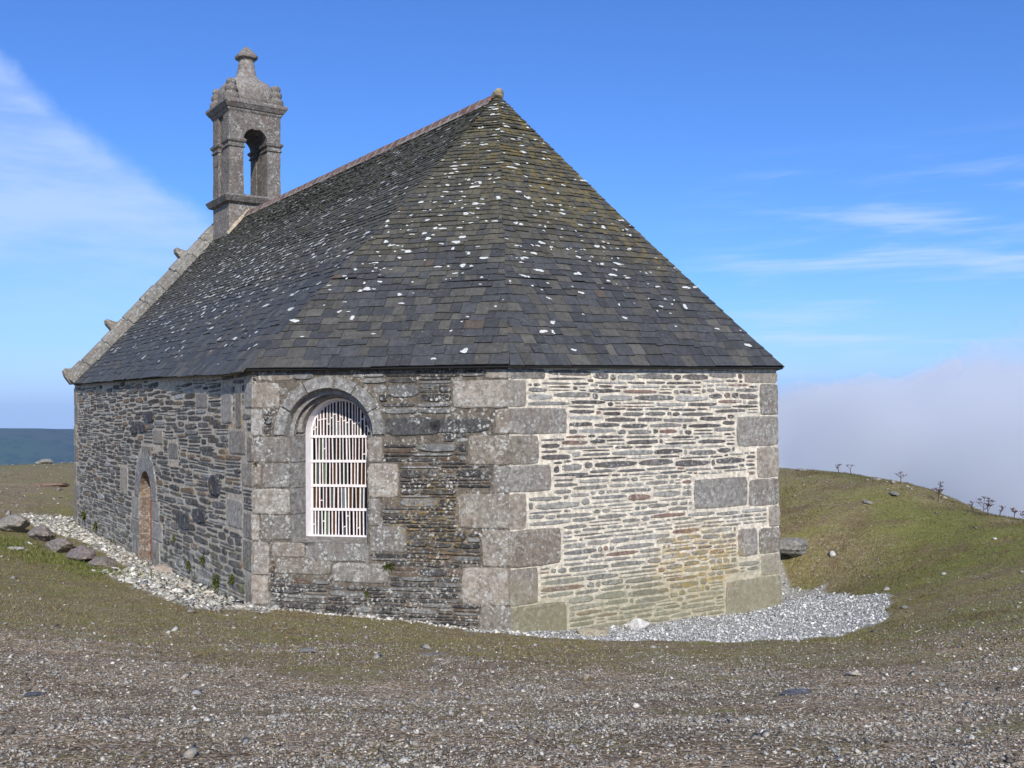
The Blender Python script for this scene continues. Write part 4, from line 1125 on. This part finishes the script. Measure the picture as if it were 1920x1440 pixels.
x, y = sample(52000, -14.2, -2.4, 13.2, 28.3, lambda x, y: chipzone(x, y)[1])
chips('stone_chippings', x, y, np.clip(rng.lognormal(-3.25, .42, len(x)), .015, .12), .38, pal([(.44, .42, .365), (.33, .32, .275), (.56, .54, .49), (.2, .19, .165), (.40, .345, .275)], [4, 3, 2, 2, 1]), 'cream flat stone chippings laid along the foot of the nave wall', 'stone chippings', 2)
# rubble at the foot of the window wall
x, y = sample(9000, -4, .2, 12.6, 14.3, lambda x, y: .55*np.exp(-(seg_dist(x, y, W0, W1)[0]/.09)**2))
chips('wall_rubble', x, y, np.clip(rng.lognormal(-3.5, .4, len(x)), .01, .07), .5, pal([(.50, .48, .43), (.35, .33, .29)], [3, 2]), 'small pale rubble along the foot of the window wall', 'rubble', 3)
def f_peb(x, y):
    a, b = zones(x, y); s1, s2 = chipzone(x, y)
    inv = (np.abs(x) < y*.56+.6)*(.35+.65*sst(fbm(x*1.1+5, y*2.2+3, 4), .36, .60))
    return np.clip((a**1.2*1.0+.24+.9*np.exp(-(((x+2.2)/.95)**2+((y-10.4)/.35)**2)**2)), 0, 1)*(1-np.maximum(s1, s2))*inv
def conc(n, x0, x1, y0, y1):
    """more points near the camera"""
    y = y0+(y1-y0)*rng.random(n)**1.25; x = rng.uniform(-1, 1, n)*(y*.56+.6)
    k = rng.random(n) < f_peb(x, y); return x[k], y[k]
x, y = conc(270000, -7, 7, 3.4, 13.5)
k = ~inpoly(x, y, CH); x, y = x[k], y[k]
sz = np.clip(rng.lognormal(-5.1, .52, len(x)), .0035, .034); sz = np.where(rng.random(len(x)) < .004, sz*3.0, sz)
chips('pebbles', x, y, sz, .45, pal([(.35, .325, .275), (.245, .222, .185), (.50, .475, .42), (.125, .105, .082), (.25, .20, .14), (.24, .235, .22)], [6, 6, 1.6, 4, 1.5, 2.5]), 'mixed grey and brown pebbles strewn over the bare foreground', 'pebbles', 4)
x, y = sample(60000, -24, 10, 11, 44, lambda x, y: (zones(x, y)[0]*.5+.10)*(1-np.maximum(*chipzone(x, y))))
chips('scattered_stones', x, y, np.clip(rng.lognormal(-3.9, .6, len(x)), .008, .16), .45, pal([(.27, .25, .22), (.17, .15, .13), (.38, .37, .34)], [4, 4, 1.5]), 'small stones scattered through the thin turf', 'stones', 5)

def grass(name, n, x0, x1, y0, y1, f, h, colf, label, seed, spread=.03, per=5, lean=.6):
    rr = np.random.default_rng(seed)
    x = rr.uniform(x0, x1, n); y = rr.uniform(y0, y1, n); k = rr.random(n) < f(x, y); x, y = x[k], y[k]
    k = ~inpoly(x, y, CH); x, y = x[k], y[k]
    x = np.repeat(x, per)+rr.normal(0, spread, len(x)*per); y = np.repeat(y, per)+rr.normal(0, spread, len(y)*per)
    n = len(x); z = ground_z(x, y)-.004; hh = h*rr.uniform(.45, 1.35, n); th = rr.uniform(0, 6.28, n); wd = hh*rr.uniform(.06, .14, n)+.0015
    dx, dy = np.cos(th)*wd, np.sin(th)*wd; lx, ly = rr.normal(0, lean, n)*hh, rr.normal(0, lean, n)*hh
    V_ = np.stack([np.stack([x-dx, y-dy, z], -1), np.stack([x+dx, y+dy, z], -1), np.stack([x+lx, y+ly, z+hh], -1)], 1).reshape(-1, 3)
    F_ = np.arange(3*n).reshape(-1, 3)
    return tag(mkobj(name, V_, F_, M_grass, tone=np.repeat(colf(rr, n), 3, axis=0)), label, 'grass', kind='stuff')
def grass_mat():
    m = bpy.data.materials.new('grass_blade'); m.use_nodes = True; t = NT(m.node_tree)
    at = t.n('ShaderNodeAttribute', dict(attribute_name='tone'))
    a = t.n('ShaderNodeBsdfDiffuse', Color=at.outputs['Color']); b = t.n('ShaderNodeBsdfTranslucent', Color=at.outputs['Color'])
    mx = t.n('ShaderNodeMixShader', Fac=.3); t.set(mx.inputs[1], a.outputs[0]); t.set(mx.inputs[2], b.outputs[0])
    t.n('ShaderNodeOutputMaterial', Surface=mx.outputs[0]); return m
M_grass = grass_mat()
gpal = pal([(.17, .20, .045), (.26, .24, .09), (.12, .15, .03), (.34, .27, .14), (.20, .14, .07)], [4, 4, 3, 3, 2])
bpal = pal([(.36, .29, .15), (.24, .18, .095), (.20, .19, .06), (.13, .09, .055)], [5, 3, 3, 2])
grass('grass', 55000, 3.6, 10, 8, 25, lambda x, y: (.25+.75*zones(x, y)[1])*(1-chipzone(x, y)[0])*(x > 4.2-(14-y)*.5), .020, gpal, 'short green and straw grass on the slope right of the chapel', 1)
grass('turf', 45000, -15, 1.0, 9, 30, lambda x, y: (.9-zones(x, y)[0])*(1-chipzone(x, y)[1])*(np.abs(x) < y*.56+.5), .028, bpal, 'thin brown turf in front of and left of the chapel', 2)
grass('grass', 5000, -12.6, -6.2, 15.6, 23.8, lambda x, y: np.exp(-(seg_dist(x, y, V2((-12.2, 22.2)), V2((-6.9, 17.2)))[0]/.45)**2), .07, pal([(.14, .17, .04), (.24, .24, .09), (.10, .12, .03)], [3, 3, 2]), 'longer green grass along the front of the boulder row', 3, .05, 7, .5)

# ------------------------------------------------------------------ ferns on the walls, dry stalks on the skyline
fern_spots = [(wo, 2.05, .80, .12, 'small green fern in the joint right of the window sill'), (wo, 1.72, .42, .07, 'tiny fern on the window wall between sill and ground'), (wo, .05, 2.18, .06, 'tiny green tuft on the apse corner left of the window arch'),
  (wn, .9, .45, .16, 'green fern low on the nave wall beside the apse corner'), (wn, 1.7, .30, .2, 'bushy fern at the foot of the nave wall, second from the apse corner'), (wn, 2.5, .55, .16, 'fern low on the nave wall, third from the apse corner'),
  (wn, 3.4, .35, .14, 'fern low on the nave wall midway between corner and door'), (wn, 4.4, .7, .10, 'small fern on the nave wall just right of the door'), (wn, 12.0, .25, .22, 'green tuft at the foot of the far end of the nave wall'), (wn, 13.6, .4, .26, 'yellow-green tuft on the nave wall near its far corner')]
for i, (wl, u, z, s_, lab) in enumerate(fern_spots):
    r = random.Random(100+i); mb = MB(); base = np.array(wl.p(u, z, .01))
    for k in range(46):
        th = r.uniform(0, 2*math.pi); L_ = s_*.7*r.uniform(.5, 1.1)
        d = np.append(wl.d*math.cos(th)+wl.n*r.uniform(.25, .9), math.sin(th)*.8+.1); d /= np.linalg.norm(d)
        b0 = base+np.append(wl.d*r.uniform(-.4, .4)*s_, r.uniform(-.3, .3)*s_)
        sd_ = np.cross(d, (0, 0, 1)); sd_ = sd_/(np.linalg.norm(sd_)+1e-6)*L_*.13
        tip = b0+d*L_+np.array([0, 0, -L_*.25]); m_ = b0+d*L_*.55
        kk = r.uniform(.7, 1.3); c = (.12*kk, .14*kk, .035*kk, 0)
        mb.add([tuple(b0), tuple(m_+sd_), tuple(tip), tuple(m_-sd_)], [(0, 1, 2, 3)], c)
    o = mb.build('wall_fern', M_grass, origin=tuple(base)); tag(o, lab, 'fern', 'ferns growing on the chapel walls')
grass('heather_tussocks', 9000, 4.2, 10, 11, 24, lambda x, y: np.maximum(sst(fbm(x*1.9+4, y*2.6, 4), .50, .62), np.exp(-((x-5.7)/.7)**2-((y-17.0)/1.2)**2))*(1-chipzone(x, y)[0])*(x > 4.6), .032, pal([(.16, .11, .065), (.24, .18, .10), (.10, .08, .045), (.20, .19, .07)], [4, 3, 3, 2]), 'brown tussocks and heather scattered over the right slope', 7, .06, 8, .7)
grass('heather_tussocks', 9000, -9, 5, 9, 14, lambda x, y: .5*sst(fbm(x*1.9+14, y*3.6, 4), .52, .64)*(1-chipzone(x, y)[0])*(1-chipzone(x, y)[1]), .03, pal([(.16, .11, .065), (.30, .23, .12), (.10, .08, .045), (.22, .21, .07)], [4, 3, 3, 2]), 'low brown moss and tussocks in the turf before the chapel', 8, .05, 8, .8)
def tube(mb, a, b, r0, r1, c, n=5):
    a, b = np.array(a), np.array(b); d = b-a; d = d/np.linalg.norm(d)
    s = np.cross(d, (0.3, .9, .1)); s /= np.linalg.norm(s); q = np.cross(d, s)
    mb.frustum([tuple(a+(s*math.cos(6.283*k/n)+q*math.sin(6.283*k/n))*r0) for k in range(n)], [tuple(b+(s*math.cos(6.283*k/n)+q*math.sin(6.283*k/n))*r1) for k in range(n)], c)
M_dry = stone_mat('dry_stalk', 0, None, .9, .1)
stalks = [(7.09, 21.8, .22, 3, 'leftmost dry stalk on the right skyline, short and bent'), (7.28, 21.6, .28, 2, 'slim dry stalk with a flat head, second from the left on the skyline'), (7.73, 20.0, .26, 4, 'brown dry stalk at the top of the skyline step'),
          (8.0, 18.9, .42, 8, 'dark bushy dry stalk below the skyline step'), (8.3, 18.1, .22, 2, 'thin pale dry stalk left of the tall pair'), (8.38, 17.9, .36, 5, 'tall reddish dry stalk of the close pair'), (8.45, 17.85, .34, 5, 'second reddish dry stalk of the close pair'),
          (8.53, 17.6, .22, 3, 'short dry stalk right of the close pair'), (8.68, 17.4, .22, 4, 'dry stalk near the right edge of the photo'), (8.78, 17.2, .24, 4, 'dry stalk cut by the right edge of the photo')]
for i, (x, y, h, nb, lab) in enumerate(stalks):
    h *= .82; r = random.Random(200+i); x += .02; z = gz(x, y)-.02; mb = MB(); hd = MB(); k = r.uniform(.8, 1.2); c = (.11*k, .07*k, .055*k, 0)
    lx = r.uniform(-.15, .15)*h; top = (x+lx, y, z+h*.75); tube(mb, (x, y, z), top, .009, .006, c)
    heads = []
    for b in range(nb):
        f = r.uniform(.35, 1) if b else 1; s0 = (x+lx*f, y, z+h*.75*f)
        an = r.uniform(-1, 1)*.9; e = (s0[0]+math.sin(an)*h*.38, s0[1]+r.uniform(-.1, .1)*h, s0[2]+math.cos(an)*h*.32)
        tube(mb, s0, e, .005, .0035, c); heads.append(e)
    hds = []
    for e in heads:
        hd = MB(); hds.append(hd)
        for q in range(7):
            dx_, dy_ = r.uniform(-.045, .045), r.uniform(-.04, .04); e2 = (e[0]+dx_, e[1]+dy_, e[2]+.03+r.uniform(-.008, .008))
            tube(hd, e, e2, .003, .002, c, 4); v_, f_ = [(e2[0]+a*.011, e2[1]+b_*.011, e2[2]+d*.008) for a, b_, d in ((1, 0, 0), (-1, 0, 0), (0, 1, 0), (0, -1, 0), (0, 0, 1), (0, 0, -1))], [tuple(q_) for q_ in tri8]
            hd.add(v_, f_, (c[0]*1.3, c[1]*1.0, c[2]*1.0, 0))
    rt = empty('dry_stalk', (x, y, z)); tag(rt, lab, 'dry plant', 'dry flower stalks on the skyline')
    mb.build('stem', M_dry, rt)
    for q in hds: q.build('seed_head', M_dry, rt)

# ------------------------------------------------------------------ mist bank in the valley and haze in the air
def vol_mat(name, c, dens, an=.2):
    m = bpy.data.materials.new(name); m.use_nodes = True; t = NT(m.node_tree)
    v = t.n('ShaderNodeVolumePrincipled', Color=c, Density=dens, Anisotropy=an)
    t.n('ShaderNodeOutputMaterial', Volume=v.outputs[0]); return m
def mist_mat():
    m = bpy.data.materials.new('mist_air'); m.use_nodes = True; t = NT(m.node_tree)
    P = t.n('ShaderNodeNewGeometry').outputs['Position']
    n = t.noise(t.vmul(P, (.034, .034, .045)), 1.0, 4, .55, .4)
    n2 = t.noise(t.vmul(P, (.03, .03, .04)), 1.0, 4, .6)
    z = t.n('ShaderNodeSeparateXYZ', Vector=P).outputs[2]
    low = t.ramp(t.math('ADD', z, t.math('MULTIPLY', t.math('SUBTRACT', n2, .5), 75)), 16, -4)
    d = t.math('MULTIPLY', t.ramp(n, .49, .60, .0012, .16), low)
    v = t.n('ShaderNodeVolumePrincipled', Color=(.95, .97, 1.0), Density=d, Anisotropy=.1)
    t.n('ShaderNodeOutputMaterial', Volume=v.outputs[0]); return m
def build_mist():
    a = np.linspace(R(2), R(70), 150); rr = np.geomspace(55, 1000, 90)
    A_, RR = np.meshgrid(a, rr)
    X, Y = np.sin(A_)*RR, np.cos(A_)*RR
    sc = np.clip(RR/90, 1, 12)
    n = fbm(X/(22*1.0), Y/22, 4)*.0+fbm(np.degrees(A_)*.22+3, np.log(RR)*2.2, 5, .55)
    top = 4.5+RR*.006+(n-.5)*RR*.05
    rise = sst(np.degrees(A_), 19, 30)*np.exp(-((np.log(RR)-math.log(210))/.7)**2)
    top = top+rise*RR*.09*(.4+n)
    top = np.where(RR < 75, np.minimum(top, -3-(75-RR)*.6), top)
    e = np.minimum(1, np.minimum((A_-a[0])/R(6), (a[-1]-A_)/R(6)))*np.minimum(1, (1040-RR)/160)
    bot = np.full_like(X, -70.0)-RR*.03
    top = bot+(top-bot)*np.clip(e, .02, 1)**.5
    ny, nx = X.shape; i = np.arange(ny*nx).reshape(ny, nx); m = ny*nx
    f = [np.stack([i[:-1, :-1], i[:-1, 1:], i[1:, 1:], i[1:, :-1]], -1).reshape(-1, 4), (np.stack([i[:-1, :-1], i[:-1, 1:], i[1:, 1:], i[1:, :-1]], -1).reshape(-1, 4)+m)[:, ::-1]]
    for ed in (i[0, :], i[-1, :][::-1], i[:, 0][::-1], i[:, -1]): f.append(np.stack([ed[:-1], ed[1:], ed[1:]+m, ed[:-1]+m], -1))
    V_ = np.concatenate([np.stack([X, Y, top], -1).reshape(-1, 3), np.stack([X, Y, bot], -1).reshape(-1, 3)])
    o = mkobj('mist', V_, np.concatenate(f), mist_mat(), smooth=True)
    import bmesh
    bm = bmesh.new(); bm.from_mesh(o.data); bmesh.ops.recalc_face_normals(bm, faces=bm.faces); bm.to_mesh(o.data); bm.free()
    tag(o, 'bank of drifting valley mist behind the right-hand skyline', 'mist', kind='stuff')
build_mist()
mb = MB(); mb.box((-6500, -300, -160), (10500, 0, 0), (0, 6800, 0), (0, 0, 260), (1, 1, 1, 1))
o = mb.build('haze', vol_mat('haze_air', (.45, .70, 1.0), .00010, 0.0)); tag(o, 'thin blue haze in the air', 'haze', kind='stuff')
